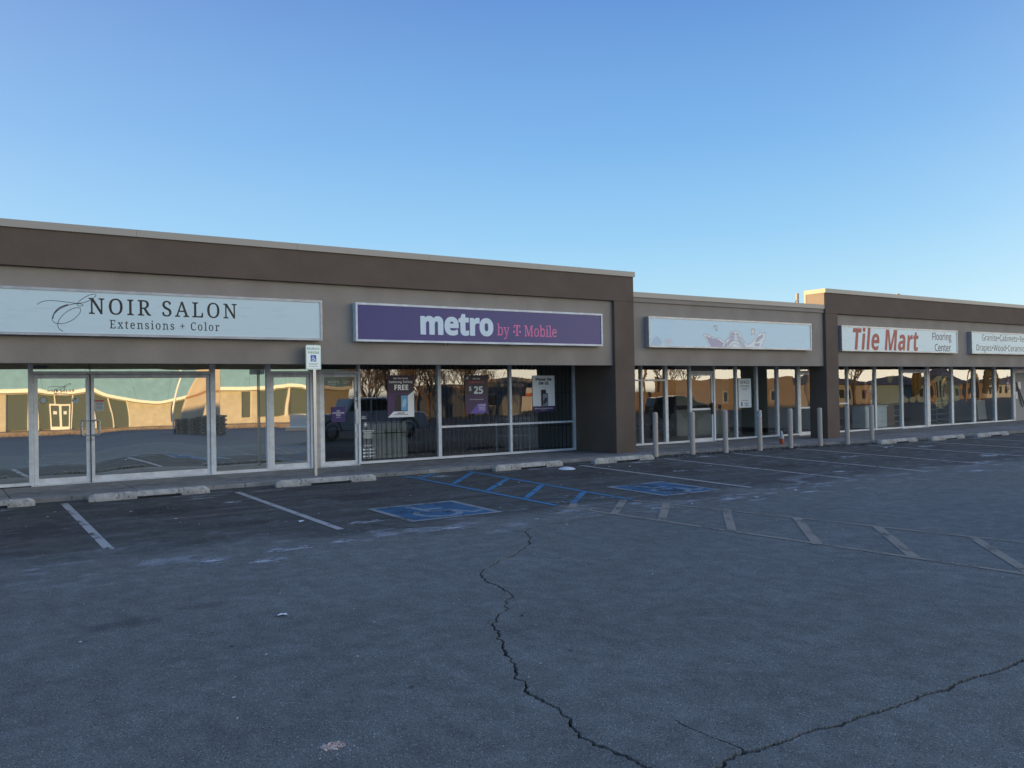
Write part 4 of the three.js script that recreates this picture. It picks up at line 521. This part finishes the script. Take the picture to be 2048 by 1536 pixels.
// ------------------------------------------------------------------ litter and small things on the ground
{
  const b = thing('plastic_bottle', 'small plastic bottle with white top and orange base by a bollard', 'bottle', 20.75, -.002, 2.45); const L = (p, n = 18) => new THREE.LatheGeometry(p.map(([r, y]) => new THREE.Vector2(r, y)), n);
  sub(b, 'body', L([[0, 0], [.062, 0], [.066, .02], [.066, .16]]), mat(.50, .10, .03, { roughness: .4 })); sub(b, 'shoulder', L([[.066, .16], [.066, .21], [.05, .26], [.03, .29], [.026, .30]]), mat(.42, .45, .45, { roughness: .3 })); sub(b, 'cap', L([[.026, .30], [.034, .30], [.03, .35], [.015, .38], [0, .385]]), M.white);
  const d = mesh('flattened_lid', (() => { const g = L([[0, .05], [.07, .047], [.13, .035], [.18, .012], [.2, 0]], 28); return g; })(), M.white); tag(d, 'white round lid lying beside a wheel stop', 'lid'); d.position.set(11.95, groundY(3.5), 3.5); d.rotation.x = TILT; d.material = mat(.8, .82, .84, { roughness: .4, side: THREE.DoubleSide });
  const scrap = (seed, s) => { const g = new THREE.PlaneGeometry(1, .6, 6, 4), p = g.attributes.position; for (let i = 0; i < p.count; i++) { const X = p.getX(i), Y = p.getY(i); p.setXYZ(i, X * (1 + .5 * (hash(i, 1, seed) - .5)) * s, Y * (1 + .6 * (hash(i, 2, seed) - .5)) * s, s * .22 * vnoise(X * 3, Y * 3, seed)); } g.rotateX(-Math.PI / 2); g.computeVertexNormals(); return g; };
  const pm = mat(.78, .79, .80, { side: THREE.DoubleSide });
  [[2.51, 11.67, .085, 'crumpled white paper scrap alone on the open asphalt'], [4.42, 6.95, .10, 'small white scrap lying on the salon stall line'], [2.6, 4.4, .05], [1.45, 4.2, .05], [1.6, 3.7, .04], [3.0, 5.6, .045], [7.0, 5.4, .04], [9.1, 5.1, .05], [9.6, 5.0, .05], [7.3, 8.8, .05], [7.35, 9.45, .045], [10.2, 9.1, .06], [11.6, 9.2, .09], [12.9, 9.0, .09], [13.4, 4.0, .06], [13.0, 3.75, .06], [15.0, 5.0, .05], [17.4, 6.9, .06], [22.6, 4.6, .10], [23.4, 4.3, .12], [12.0, 4.6, .05], [3.6, 14.0, .018], [1.6, 13.4, .022], [5.4, 13.2, .016], [6.2, 12.4, .02], [0.95, 11.5, .03]].forEach(([x, z, s, label], i) => { const o = mesh('paper_scrap', scrap(i * 5 + 1, s), pm); tag(o, label || 'tiny white scrap of litter on the dark asphalt', 'litter', 'litter scraps on the car park'); o.position.set(x, groundY(z) + .004, z); o.rotation.y = i * 1.7; });
  const peb = (n, cx, cz, rx, rz, s0, s1, m, name, label, col) => { const g = new THREE.IcosahedronGeometry(1, 0), im = new THREE.InstancedMesh(g, m, n), o = new THREE.Object3D(); for (let i = 0; i < n; i++) { const a = rnd() * 6.28, r = Math.pow(rnd(), .8), x = cx + rx * r * Math.cos(a), z = cz + rz * r * Math.sin(a), s = lerp(s0, s1, rnd() ** 2); o.position.set(x, groundY(z) + s * .4, z); o.scale.set(s, s * .6, s * (0.7 + .6 * rnd())); o.rotation.set(rnd() * 3, rnd() * 3, rnd() * 3); o.updateMatrix(); im.setMatrixAt(i, o.matrix); im.setColorAt(i, col()); } shade(im); im.name = name; tag(im, label, 'debris', null, 'stuff'); };
  const white = mat(1, 1, 1, { roughness: .9 });
  peb(420, 1.84, 14.46, .07, .055, .0015, .006, white, 'food_crumbs', 'pinkish white crumbs spilled on the asphalt', () => { const t = rnd(); return t < .35 ? lin(.50, .26, .18) : t < .6 ? lin(.62, .45, .36) : lin(.72, .70, .64); });
  peb(80, 1.86, 14.46, .28, .13, .001, .005, white, 'food_crumbs', 'pale crumbs scattered round the spilled food', () => lin(.6, .58, .52));
  { const g = new THREE.IcosahedronGeometry(1, 0), n = 2600, im = new THREE.InstancedMesh(g, white, n), o = new THREE.Object3D(); for (let i = 0; i < n; i++) { const x = rr(15.9, 24.5), e = x < 21 ? 2.40 + (x - 16) * .05 : 2.65 + (x - 21) * .2, z = e + .03 + Math.abs(rr(-1, 1) * rr(0, 1)) * (.5 + .3 * vnoise(x * 1.4, 2, 6)), s = .006 + .020 * rnd() ** 3; o.position.set(x, groundY(z) + s * .3, z); o.scale.set(s, s * .7, s); o.rotation.set(rnd() * 3, rnd() * 3, rnd() * 3); o.updateMatrix(); im.setMatrixAt(i, o.matrix); const k = .5 + rnd(); im.setColorAt(i, rnd() < .25 ? lin(.24 * k, .23 * k, .21 * k) : lin(.05 * k, .047 * k, .043 * k)); } shade(im); im.name = 'loose_gravel'; tag(im, 'loose dark gravel crumbling along the sidewalk edge by the bollards', 'gravel', null, 'stuff'); }
  { const g = new THREE.IcosahedronGeometry(1, 0), n = 1500, im = new THREE.InstancedMesh(g, white, n), o = new THREE.Object3D(); for (let i = 0; i < n; i++) { const z = rr(3, 16.6), x = rr(.3, 16), s = .002 + .006 * rnd() ** 4; o.position.set(x, groundY(z) + s * .3, z); o.scale.set(s, s * .7, s * (1 + rnd())); o.rotation.set(rnd() * 3, rnd() * 3, rnd() * 3); o.updateMatrix(); im.setMatrixAt(i, o.matrix); const k = .3 + rnd() * .8; im.setColorAt(i, lin(.5 * k, .5 * k, .48 * k)); } shade(im); im.name = 'grit'; tag(im, 'fine pale grit scattered over the asphalt', 'grit', null, 'stuff'); }
  const leafM = mat(.035, .03, .025, { side: THREE.DoubleSide }); [[2.62, 13.9], [3.95, 13.9], [4.2, 12.9], [1.9, 12.3], [7.9, 9.6], [5.9, 11.2], [6.3, 11.6]].forEach(([x, z], i) => { const o = mesh('dead_leaf', scrap(100 + i, .035), leafM); tag(o, 'small dark dead leaf on the open asphalt', 'leaf', 'dead leaves on the car park'); o.position.set(x, groundY(z) + .004, z); o.rotation.y = i * 2.1; });
}
// ------------------------------------------------------------------ beyond the roof
{
  const p = thing('utility_pole', 'wooden utility pole rising behind the mall roof beside the tile shop', 'pole', 63.9, -.1, -30); const pm = mat(.52, .44, .36); sub(p, 'post', cyl(.13, .17, 10.1, 10).translate(0, 5.05, 0), pm); sub(p, 'brace', rod([-.15, 9.6, .15], [-.9, 8.9, .15], .05), M.steel); sub(p, 'insulator', cyl(.05, .07, .15, 8).translate(-.5, 9.3, .15), M.cap);
}
// ------------------------------------------------------------------ the far side of the street, seen in the shop glass
const TE = -.66;
{
  const b = thing('retail_building', 'teal topped stucco shop building mirrored in the salon glass', 'building', 0, TE, 57); const st = mat(.60, .55, .45, { map: stuccoTex, roughness: .95 }), teal = mat(.24, .46, .62, { map: stuccoTex, roughness: .9 }), trim = mat(.80, .76, .66), gl = mat(.09, .11, .10, { roughness: .25 }), fm = mat(.6, .58, .52);
  const wall = (x0, x1, y0 = 0, y1 = 3.0) => sub(b, 'wall', bx(x0, x1, y0, y1, 0, .3), st);
  wall(-45, -20); wall(-12, -8); wall(-1, 4.8); wall(12.6, 17.4); wall(20.0, 22.6); wall(23.6, 24.2); wall(29.8, 33); for (const [a, c] of [[-20, -12], [-8, -1], [4.8, 12.6], [17.4, 20], [22.6, 23.6], [24.2, 29.8]]) { const isDoor = a === 4.8; if (!isDoor) wall(a, c, 0, .5); const n = Math.max(1, Math.round((c - a) / 1.5)); for (let i = 0; i < n; i++) { const x0 = lerp(a, c, i / n), x1 = lerp(a, c, (i + 1) / n); const w = sub(b, 'window', bx(x0 + .05, x1 - .05, isDoor ? .05 : .55, 2.85, .1, .14), gl); sub(w, 'frame', join([bx(x0, x0 + .05, isDoor ? 0 : .5, 3, .04, .2), bx(x1 - .05, x1, isDoor ? 0 : .5, 3, .04, .2), bx(x0 + .05, x1 - .05, 2.85, 3, .04, .2)]), fm); } }
  for (const x of [7.4, 8.36]) { const d = sub(b, 'door', join([bx(x, x + .1, 0, 2.1, -.02, .08), bx(x + .85, x + .95, 0, 2.1, -.02, .08), bx(x + .1, x + .85, 0, .25, -.02, .08), bx(x + .1, x + .85, 1.98, 2.1, -.02, .08)]), mat(.75, .72, .66)); sub(d, 'notice', bx(x + .3, x + .62, 1.3, 1.55, .02, .03), M.white); sub(d, 'glass', bx(x + .1, x + .85, .25, 1.98, .03, .05), gl); }
  for (let x = -45; x < 33; x += 6.5) sub(b, 'canopy_trim', bx(x, Math.min(33, x + 6.49), 2.95, 3.25, -.55, .3), trim); for (let x = -45; x < 33; x += 3.25) sub(b, 'fascia_panel', bx(x, Math.min(33, x + 3.235), 3.25, 5.6, -.4, .1), teal);
  sub(b, 'rear_block', bx(-45, 33, 0, 5.4, .31, 16), st); sub(b, 'cornice', bx(-45, 33, 5.6, 5.75, -.46, .14), trim);
  const pv = mat(.42, .33, .27, { map: concreteTex }); for (let x = -45; x < 34; x += 4) structure('far_sidewalk', bx(x, x + 3.985, groundY(56) - .2, TE, 53.6, 57), pv, 'brick coloured walkway before the teal topped building'); 
}
{
  const m = thing('monument_sign', 'tapered cream monument sign on a stacked stone base mirrored in the salon glass', 'sign', 13.5, groundY(34), 34); const stone = [mat(.46, .38, .29, { map: chipTex }), mat(.56, .48, .38, { map: chipTex }), mat(.36, .31, .25, { map: chipTex })], cream = mat(.62, .53, .40, { map: stuccoTex });
  for (let r = 0; r < 10; r++) for (let i = 0; i < 7; i++) { const a = -1.05 + i * .3 + (r % 2 ? .12 : 0), w = .285; for (const z of [-.5, .32]) sub(m, 'stone', rbx(a, a + w - .01, r * .125, r * .125 + .115, z, z + .18 + .03 * hash(i, r, 5), .02, 1), stone[(i * 5 + r * 3) % 3]); }
  for (let r = 0; r < 10; r++) for (const x of [-1.09, .98]) for (let i = 0; i < 3; i++) sub(m, 'stone', rbx(x, x + .12, r * .125, r * .125 + .115, -.31 + i * .21, -.11 + i * .21, .02, 1), stone[(i * 2 + r) % 3]);
  sub(m, 'core', bx(-.96, .96, 0, 1.2, -.31, .31), stone[2]); const s = new THREE.Shape([[-.75, 0], [.75, 0], [.95, 3.1], [-.25, 3.1]].map((q) => new THREE.Vector2(...q))); const g = new THREE.ExtrudeGeometry(s, { depth: .4, bevelEnabled: true, bevelSize: .02, bevelThickness: .02, bevelSegments: 1 }); g.translate(0, 1.25, -.2); metreUV(g); sub(m, 'panel', g, cream); sub(m, 'panel_band', bx(-.55, .8, 2.6, 2.75, -.23, .23), mat(.3, .16, .1));
  const lp = thing('light_pole', 'white lamp pole beside the stone based monument sign', 'pole', 12.3, groundY(34), 34.3); sub(lp, 'shaft', cyl(.05, .08, 6.5, 12).translate(0, 3.25, 0), mat(.6, .6, .58)); sub(lp, 'base', cyl(.14, .16, .4, 12).translate(0, .2, 0), M.concrete); sub(lp, 'lamp_head', rbx(-.15, .6, 6.45, 6.6, -.15, .15, .03), M.alu);
}
function vehicle(name, label, cat, x, z, turn, profile, W, glassPolys, wheels, paintM, opts = {}) {
  const c = thing(name, label, cat, x, groundY(z), z); c.rotation.y = turn; c.rotation.x = 0;
  const s = new THREE.Shape(profile.map((q) => new THREE.Vector2(...q))); const g = new THREE.ExtrudeGeometry(s, { depth: W - .16, bevelEnabled: true, bevelSize: .05, bevelThickness: .08, bevelSegments: 3, curveSegments: 6, bevelOffset: -.05 }); g.translate(0, 0, -(W - .16) / 2); sub(c, 'body', g, paintM);
  const gl = mat(.01, .012, .014, { roughness: .05 }); for (const poly of glassPolys) for (const sd of [-1, 1]) { const q = new THREE.ExtrudeGeometry(new THREE.Shape(poly.map((v) => new THREE.Vector2(...v))), { depth: .012, bevelEnabled: false }); q.translate(0, 0, sd > 0 ? W / 2 - .002 : -W / 2 - .010); sub(c, 'side_window', q, gl); }
  for (const [wx, r] of wheels) for (const sd of [-1, 1]) { const w = sub(c, 'wheel', new THREE.TorusGeometry(r * .74, r * .27, 10, 26).scale(1, 1, 1.0).translate(wx, r, sd * (W / 2 - .1)), mat(.02, .02, .02, { roughness: .9 })); const rim = [cyl(r * .56, r * .56, .06, 22).rotateX(Math.PI / 2)]; sub(w, 'rim', join([cyl(r * .55, r * .55, .16, 22, true).rotateX(Math.PI / 2), ...[0, 1, 2, 3, 4, 5].map((k) => bx(-.03, .03, .0, r * .54, -.04, .04).rotateZ(k * Math.PI / 3)), cyl(r * .16, r * .16, .12, 14).rotateX(Math.PI / 2)]).translate(wx, r, sd * (W / 2 - .08)), M.steel); }
  if (opts.lamp) for (const sd of [-1, 1]) sub(c, 'headlight', rbx(opts.lamp[0] - .06, opts.lamp[0] + .02, opts.lamp[1], opts.lamp[1] + .18, sd * (W / 2 - .3) - .2, sd * (W / 2 - .3) + .2, .02), mat(.7, .7, .7, { roughness: .1 }));
  return c;
}
const paintOf = (r, g, b) => new THREE.MeshPhysicalMaterial({ color: lin(r, g, b), roughness: .35, metalness: .3, clearcoat: 1, clearcoatRoughness: .05 });
const pk = vehicle('pickup_truck', 'grey blue pickup truck mirrored in the phone shop glass', 'truck', 15.9, 16.6, 0, [[-2.9, .55], [-2.92, 1.18], [-1.15, 1.22], [-1.02, 1.28], [-.75, 1.86], [.75, 1.88], [1.55, 1.27], [2.75, 1.16], [2.9, 1.0], [2.92, .5], [2.35, .42], [-2.3, .45]], 1.95, [[[-.85, 1.30], [-.62, 1.78], [-.05, 1.80], [-.05, 1.28]], [[.05, 1.28], [.05, 1.80], [.66, 1.80], [1.28, 1.28]]], [[-1.85, .40], [1.85, .40]], paintOf(.58, .64, .68), { lamp: [2.9, .86] });
{ const t = mat(.01, .01, .012); for (const sd of [-1, 1]) { sub(pk, 'wheel_arch', new THREE.TorusGeometry(.50, .045, 6, 18, Math.PI).translate(1.85, .42, sd * .97), M.black); sub(pk, 'wheel_arch', new THREE.TorusGeometry(.50, .045, 6, 18, Math.PI).translate(-1.85, .42, sd * .97), M.black); sub(pk, 'door_handle', rbx(-.02, .16, 1.12, 1.16, sd * .985 - .02, sd * .985 + .02, .008), M.black); sub(pk, 'mirror', rbx(1.05, 1.2, 1.28, 1.46, sd * 1.1 - .1, sd * 1.1 + .1, .03), M.black); } sub(pk, 'bumper', rbx(2.86, 3.02, .45, .68, -.95, .95, .03), M.steel); sub(pk, 'bumper', rbx(-3.02, -2.86, .5, .7, -.95, .95, .03), M.steel); }
vehicle('parked_suv', 'dark parked car mirrored in the vacant shop glass', 'car', 46.5, 27.8, .25, [[-2.3, .4], [-2.35, 1.0], [-2.05, 1.62], [-.2, 1.74], [.6, 1.66], [1.25, 1.12], [2.2, .98], [2.35, .7], [2.35, .38]], 1.85, [[[-1.95, 1.12], [-1.78, 1.55], [-.9, 1.62], [-.9, 1.12]], [[-.82, 1.12], [-.82, 1.62], [.4, 1.6], [.98, 1.12]]], [[-1.45, .35], [1.45, .35]], paintOf(.03, .03, .035), { lamp: [2.33, .72] });
{
  const t = vehicle('moving_truck', 'white and orange moving truck mirrored in the phone shop end pane', 'truck', 51.5, 50, .0, [[-.6, .5], [-.6, 1.3], [-.35, 1.35], [.3, 2.1], [1.6, 2.15], [1.6, .5]].map(([x, y]) => [-x - 1.8, y]).map(([x, y]) => [x, y]).reverse(), 1.95, [[[-2.6, 1.4], [-2.25, 1.95], [-2.0, 1.98], [-2.0, 1.4]]], [[-2.7, .4], [1.4, .42]], mat(.72, .70, .66, { roughness: .4 }), {});
  sub(t, 'cargo_box', rbx(-1.75, 3.2, .75, 3.05, -1.1, 1.1, .03), mat(.74, .72, .68, { roughness: .5 })); sub(t, 'cab_overhang', rbx(-2.75, -1.76, 2.2, 3.05, -1.1, 1.1, .06), mat(.74, .72, .68, { roughness: .5 })); sub(t, 'stripe', bx(-2.78, 3.22, 2.2, 2.45, -1.115, 1.115), mat(.62, .16, .03)); sub(t, 'stripe', bx(-1.77, 3.22, .9, 1.2, -1.115, 1.115), mat(.62, .16, .03));
  const tx = canvasTex(512, 96, (g, w, h) => { g.fillStyle = '#dcd6ca'; g.fillRect(0, 0, w, h); g.fillStyle = '#1c1a18'; g.font = 'bold 92px sans-serif'; g.fillText('U-HAUL', 40, 82, 430); }); const p = new THREE.PlaneGeometry(2.0, .40); p.rotateY(Math.PI); p.translate(-1.6, 2.75, -1.118); sub(t, 'lettering', p, new THREE.MeshStandardMaterial({ map: tx, roughness: .5 }));
}
// bare winter trees and brush
function bareTree(x, z, h, seed, label, spread = 1, depth = 6) {
  const t = thing('bare_tree', label, 'tree', x, groundY(z), z, 'bare trees across the car park'); const trunk = [], tw = []; let s = seed; const R = () => hash(s++, 7, seed);
  const grow = (p, d, L, r, k) => { const q = p.clone().addScaledVector(d, L); (k > depth - 2 ? trunk : tw).push(rod(p.toArray(), q.toArray(), r, r * .72, k > depth - 2 ? 7 : 3)); if (k <= 0) return; const n = k > depth - 1 ? 4 : R() < .55 ? 3 : 2; for (let i = 0; i < n; i++) { const e = d.clone().add(new THREE.Vector3((R() - .5) * 1.5 * spread, (R() - .25) * .8, (R() - .5) * 1.5 * spread)).normalize(); grow(q.clone().addScaledVector(d, -L * .25 * R()), e, L * (.66 + .2 * R()), r * .66, k - 1); } };
  grow(new THREE.Vector3(), new THREE.Vector3((R() - .5) * .15, 1, (R() - .5) * .15).normalize(), h * .27, h * .022, depth);
  sub(t, 'trunk', join(trunk), mat(.17, .12, .085)); sub(t, 'crown', join(tw), mat(.24, .165, .10)); return t;
}
[[31.5, 50, 7.5, 5, 'bare winter tree first past the teal topped building'], [34.6, 47, 6.8, 17, 'dense bare thicket tree behind the pickup truck'], [37.6, 50, 7.6, 29, 'tall bare thicket tree between the pickup and the shed'], [40.6, 48, 6.4, 41, 'bare thicket tree nearest the shade tinted shed'], [43.5, 54, 8, 53, 'slender bare tree in front of the shed'], [33.0, 53, 6.6, 61, 'low bare thicket tree behind the first bare tree'], [36.2, 54, 7.0, 67, 'wide bare thicket tree at the back of the thicket'], [39.3, 53, 6.2, 73, 'short bare thicket tree at the back near the shed']].forEach(([x, z, h, s, l], i) => bareTree(x, z, h, s, l, 1.15, i !== 4 ? 7 : 6));
[[76, 60, 8, 71, 'bare tree behind the wooden fence'], [83, 62, 8.5, 83, 'taller bare tree behind the tan house'], [104, 52, 9, 97, 'bare tree beside the dark roofed house']].forEach(([x, z, h, s, l]) => bareTree(x, z, h, s, l, 1, 6));
// shed, fence, houses, poles
{
  const s = thing('shade_tinted_building', 'block building with shade painted as blue grey walls and sunlight as a pale parapet, mirrored in the phone shop glass', 'building', 54, groundY(62), 64); const blue = mat(.17, .20, .25, { map: stuccoTex }), pale = mat(.55, .46, .34); sub(s, 'wall', bx(-7, 2, 0, 3.35, -2, 6), blue); sub(s, 'parapet', bx(-7.05, 2.05, 3.35, 3.75, -2.05, 6.05), pale); sub(s, 'wall', bx(2, 9, 0, 4.0, -2, 6), blue); sub(s, 'parapet', bx(2.06, 9.05, 4.0, 4.5, -2.05, 6.05), pale); for (const x of [-5, -2.4, 4.5]) { const w = sub(s, 'window', bx(x, x + 1.1, 1.2, 2.3, -2.03, -1.99), mat(.03, .035, .04, { roughness: .1 })); sub(w, 'sill', bx(x - .05, x + 1.15, 1.1, 1.19, -2.1, -1.99), pale); } sub(s, 'roller_door', bx(-.4, 1.4, 0, 2.4, -2.03, -1.995), mat(.3, .3, .3));  // cast shadow is put into the wall colour, sunlight into the parapet colour
  const wd = [mat(.36, .24, .13), mat(.31, .20, .11), mat(.40, .27, .15)]; const f = thing('wooden_fence', 'upright board fence mirrored in the vacant shop glass', 'fence', 62, groundY(50), 50); for (let i = 0; i < 80; i++) sub(f, 'board', bx(i * .16, i * .16 + .145, 0, 2.35 + .06 * hash(i, 1, 2), -.01, .012), wd[i % 3]); for (let i = 0; i < 6; i++) sub(f, 'post', bx(i * 2.5, i * 2.5 + .1, 0, 2.3, .02, .12), wd[1]); for (const y of [.4, 1.9]) sub(f, 'rail', bx(0, 12.8, y, y + .09, .013, .06), wd[1]);
  const h = thing('tan_house', 'tan stucco house wall mirrored beside the leasing notice', 'house', 80, groundY(50), 52); const st = mat(.50, .36, .22, { map: stuccoTex }); sub(h, 'wall', bx(-6, 8, 0, 3.6, -2, 7), st); sub(h, 'parapet', bx(-6.1, 8.1, 3.6, 3.8, -2.1, 7.1), mat(.4, .28, .18)); for (const x of [-4, 1.5, 5]) { const w = sub(h, 'window', bx(x, x + 1.2, 1.0, 2.2, -2.04, -1.99), mat(.03, .035, .04, { roughness: .1 })); sub(w, 'frame', join([bx(x - .08, x, .92, 2.28, -2.06, -1.99), bx(x + 1.2, x + 1.28, .92, 2.28, -2.06, -1.99), bx(x, x + 1.2, 2.2, 2.28, -2.06, -1.99), bx(x, x + 1.2, .92, 1.0, -2.06, -1.99)]), M.white); }
  const roofed = (x, z, w, d, hh, label, wallM, roofM) => { const b = thing('hip_roof_building', label, 'building', x, groundY(z), z); sub(b, 'wall', bx(-w / 2, w / 2, 0, hh, -d / 2, d / 2), wallM); const g = new THREE.ConeGeometry(1, 1, 4, 1); g.rotateY(Math.PI / 4); g.scale((w + 1.6) * .7071, 1.5, (d + 1.6) * .7071); g.translate(0, hh + .75, 0); sub(b, 'roof', g, roofM); const nw = 2 + Math.floor(hash(x, 3, 1) * 3); for (let i = 0; i < nw; i++) { const q = -w / 2 + w * (i + .5) / nw; const wn = sub(b, 'window', bx(q - .7, q + .7, .9, 2.2, -d / 2 - .03, -d / 2 + .01), mat(.03, .035, .04, { roughness: .1 })); sub(wn, 'sill', bx(q - .8, q + .8, .8, .89, -d / 2 - .1, -d / 2 + .01), M.cap); } return b; };
  const pr = mat(.10, .075, .085); roofed(104, 58, 15, 9, 3.0, 'cream stucco building with a dark hip roof mirrored in the vacant shop door', mat(.60, .52, .40, { map: stuccoTex }), pr); roofed(128, 60, 13, 10, 2.8, 'pale blue shop with a slate roof mirrored in the first tile shop panes', mat(.34, .46, .50, { map: stuccoTex }), mat(.07, .07, .11)); roofed(150, 66, 12, 10, 3.2, 'orange stucco shop with a purple roof mirrored in the warped pane', mat(.52, .32, .16, { map: stuccoTex }), pr); roofed(172, 70, 10, 10, 2.6, 'small white shop with a grey roof mirrored past the warped pane', mat(.68, .66, .60), mat(.2, .2, .22)); roofed(196, 74, 20, 12, 3.0, 'brick red shop far along the street', mat(.46, .14, .10), mat(.22, .09, .07));
  for (const [x, z, h, k] of [[140, 52, 6.5, 0], [143, 54, 5.6, 1], [116, 50, 5.2, 2], [184, 60, 7, 3]]) { const c = thing('cypress_tree', ['tall brown cypress tree in front of the orange shop', 'shorter brown cypress tree beside the taller one', 'small round evergreen between the cream and blue shops', 'tall dark cypress tree before the brick red shop'][k], 'tree', x, groundY(z), z, 'cypress trees along the street'); sub(c, 'trunk', cyl(.12, .18, 1.6, 8).translate(0, .8, 0), mat(.2, .14, .09)); const L = []; for (let i = 0; i < 900; i++) { const v = hash(i, 1, k * 7 + 3), a = hash(i, 2, k) * 6.283, rr2 = (.25 + .95 * Math.sin(Math.PI * Math.pow(v, .7))) * (.6 + .4 * hash(i, 3, k)) * h * .13, q = new THREE.TetrahedronGeometry(.10 + .16 * hash(i, 4, k)); q.rotateX(a * 3); q.translate(rr2 * Math.cos(a), 1.2 + v * (h - 1.2), rr2 * Math.sin(a)); L.push(q); } sub(c, 'crown', join(L), mat(.11, .085, .035)); }
  const pole = (x, z, h, label) => { const p = thing('street_pole', label, 'pole', x, groundY(z), z, 'utility poles along the street'); sub(p, 'post', cyl(.14, .19, h, 10).translate(0, h / 2, 0), mat(.28, .20, .14)); sub(p, 'crossarm', bx(-1.3, 1.3, h - .9, h - .78, -.06, .06), mat(.26, .19, .13)); for (const q of [-1.15, -.4, .4, 1.15]) sub(p, 'insulator', cyl(.04, .05, .16, 8).translate(q, h - .68, 0), M.cap); return [x, z, h]; };
  const P = [pole(60, 46, 9.5, 'wooden street pole beside the board fence'), pole(84, 44, 10, 'wooden street pole in front of the tan house'), pole(112, 40, 10, 'wooden street pole by the dark roofed shop'), pole(150, 40, 10.5, 'wooden street pole by the purple roofed shop')]; for (let i = 0; i < 3; i++) for (const q of [-1.15, 1.15]) { const [a, b] = [P[i], P[i + 1]], pts = []; for (let k = 0; k <= 10; k++) { const t = k / 10; pts.push(new THREE.Vector3(lerp(a[0], b[0], t) + q, lerp(groundY(a[1]) + a[2], groundY(b[1]) + b[2], t) - .6 - 3.2 * t * (1 - t), lerp(a[1], b[1], t))); } const w = mesh('overhead_wire', new THREE.TubeGeometry(new THREE.CatmullRomCurve3(pts), 20, .015, 4), M.black); tag(w, 'black overhead wire sagging between street poles', 'wire', 'overhead wires'); }
  const sg = thing('pole_sign', 'red and white sign on a tall pole mirrored in the tile shop glass', 'sign', 165, groundY(45), 45); sub(sg, 'pole', cyl(.15, .15, 8, 10).translate(0, 4, 0), M.alu); sub(sg, 'panel', rbx(-1.8, 1.8, 7, 9, -.2, .2, .05), mat(.55, .08, .06)); sub(sg, 'lower_panel', rbx(-1.4, 1.4, 5.6, 6.8, -.15, .15, .05), mat(.7, .66, .5));
  const tl = thing('traffic_light', 'yellow traffic light pole with a green street sign mirrored in the tile shop door', 'traffic light', 92, groundY(34), 34); sub(tl, 'mast', cyl(.09, .13, 5.6, 12).translate(0, 2.8, 0), mat(.55, .44, .16)); sub(tl, 'arm', rod([0, 5.3, 0], [-5, 5.5, 0], .06), mat(.55, .44, .16)); for (const y of [2.6, 4.0]) sub(tl, 'signal_head', rbx(-.55, -.15, y, y + 1.0, -.18, .18, .04), M.black); sub(tl, 'street_sign', bx(-3.4, -.8, 4.6, 5.05, -.03, .03), mat(.02, .22, .09));
}

renderer.render(scene, camera);
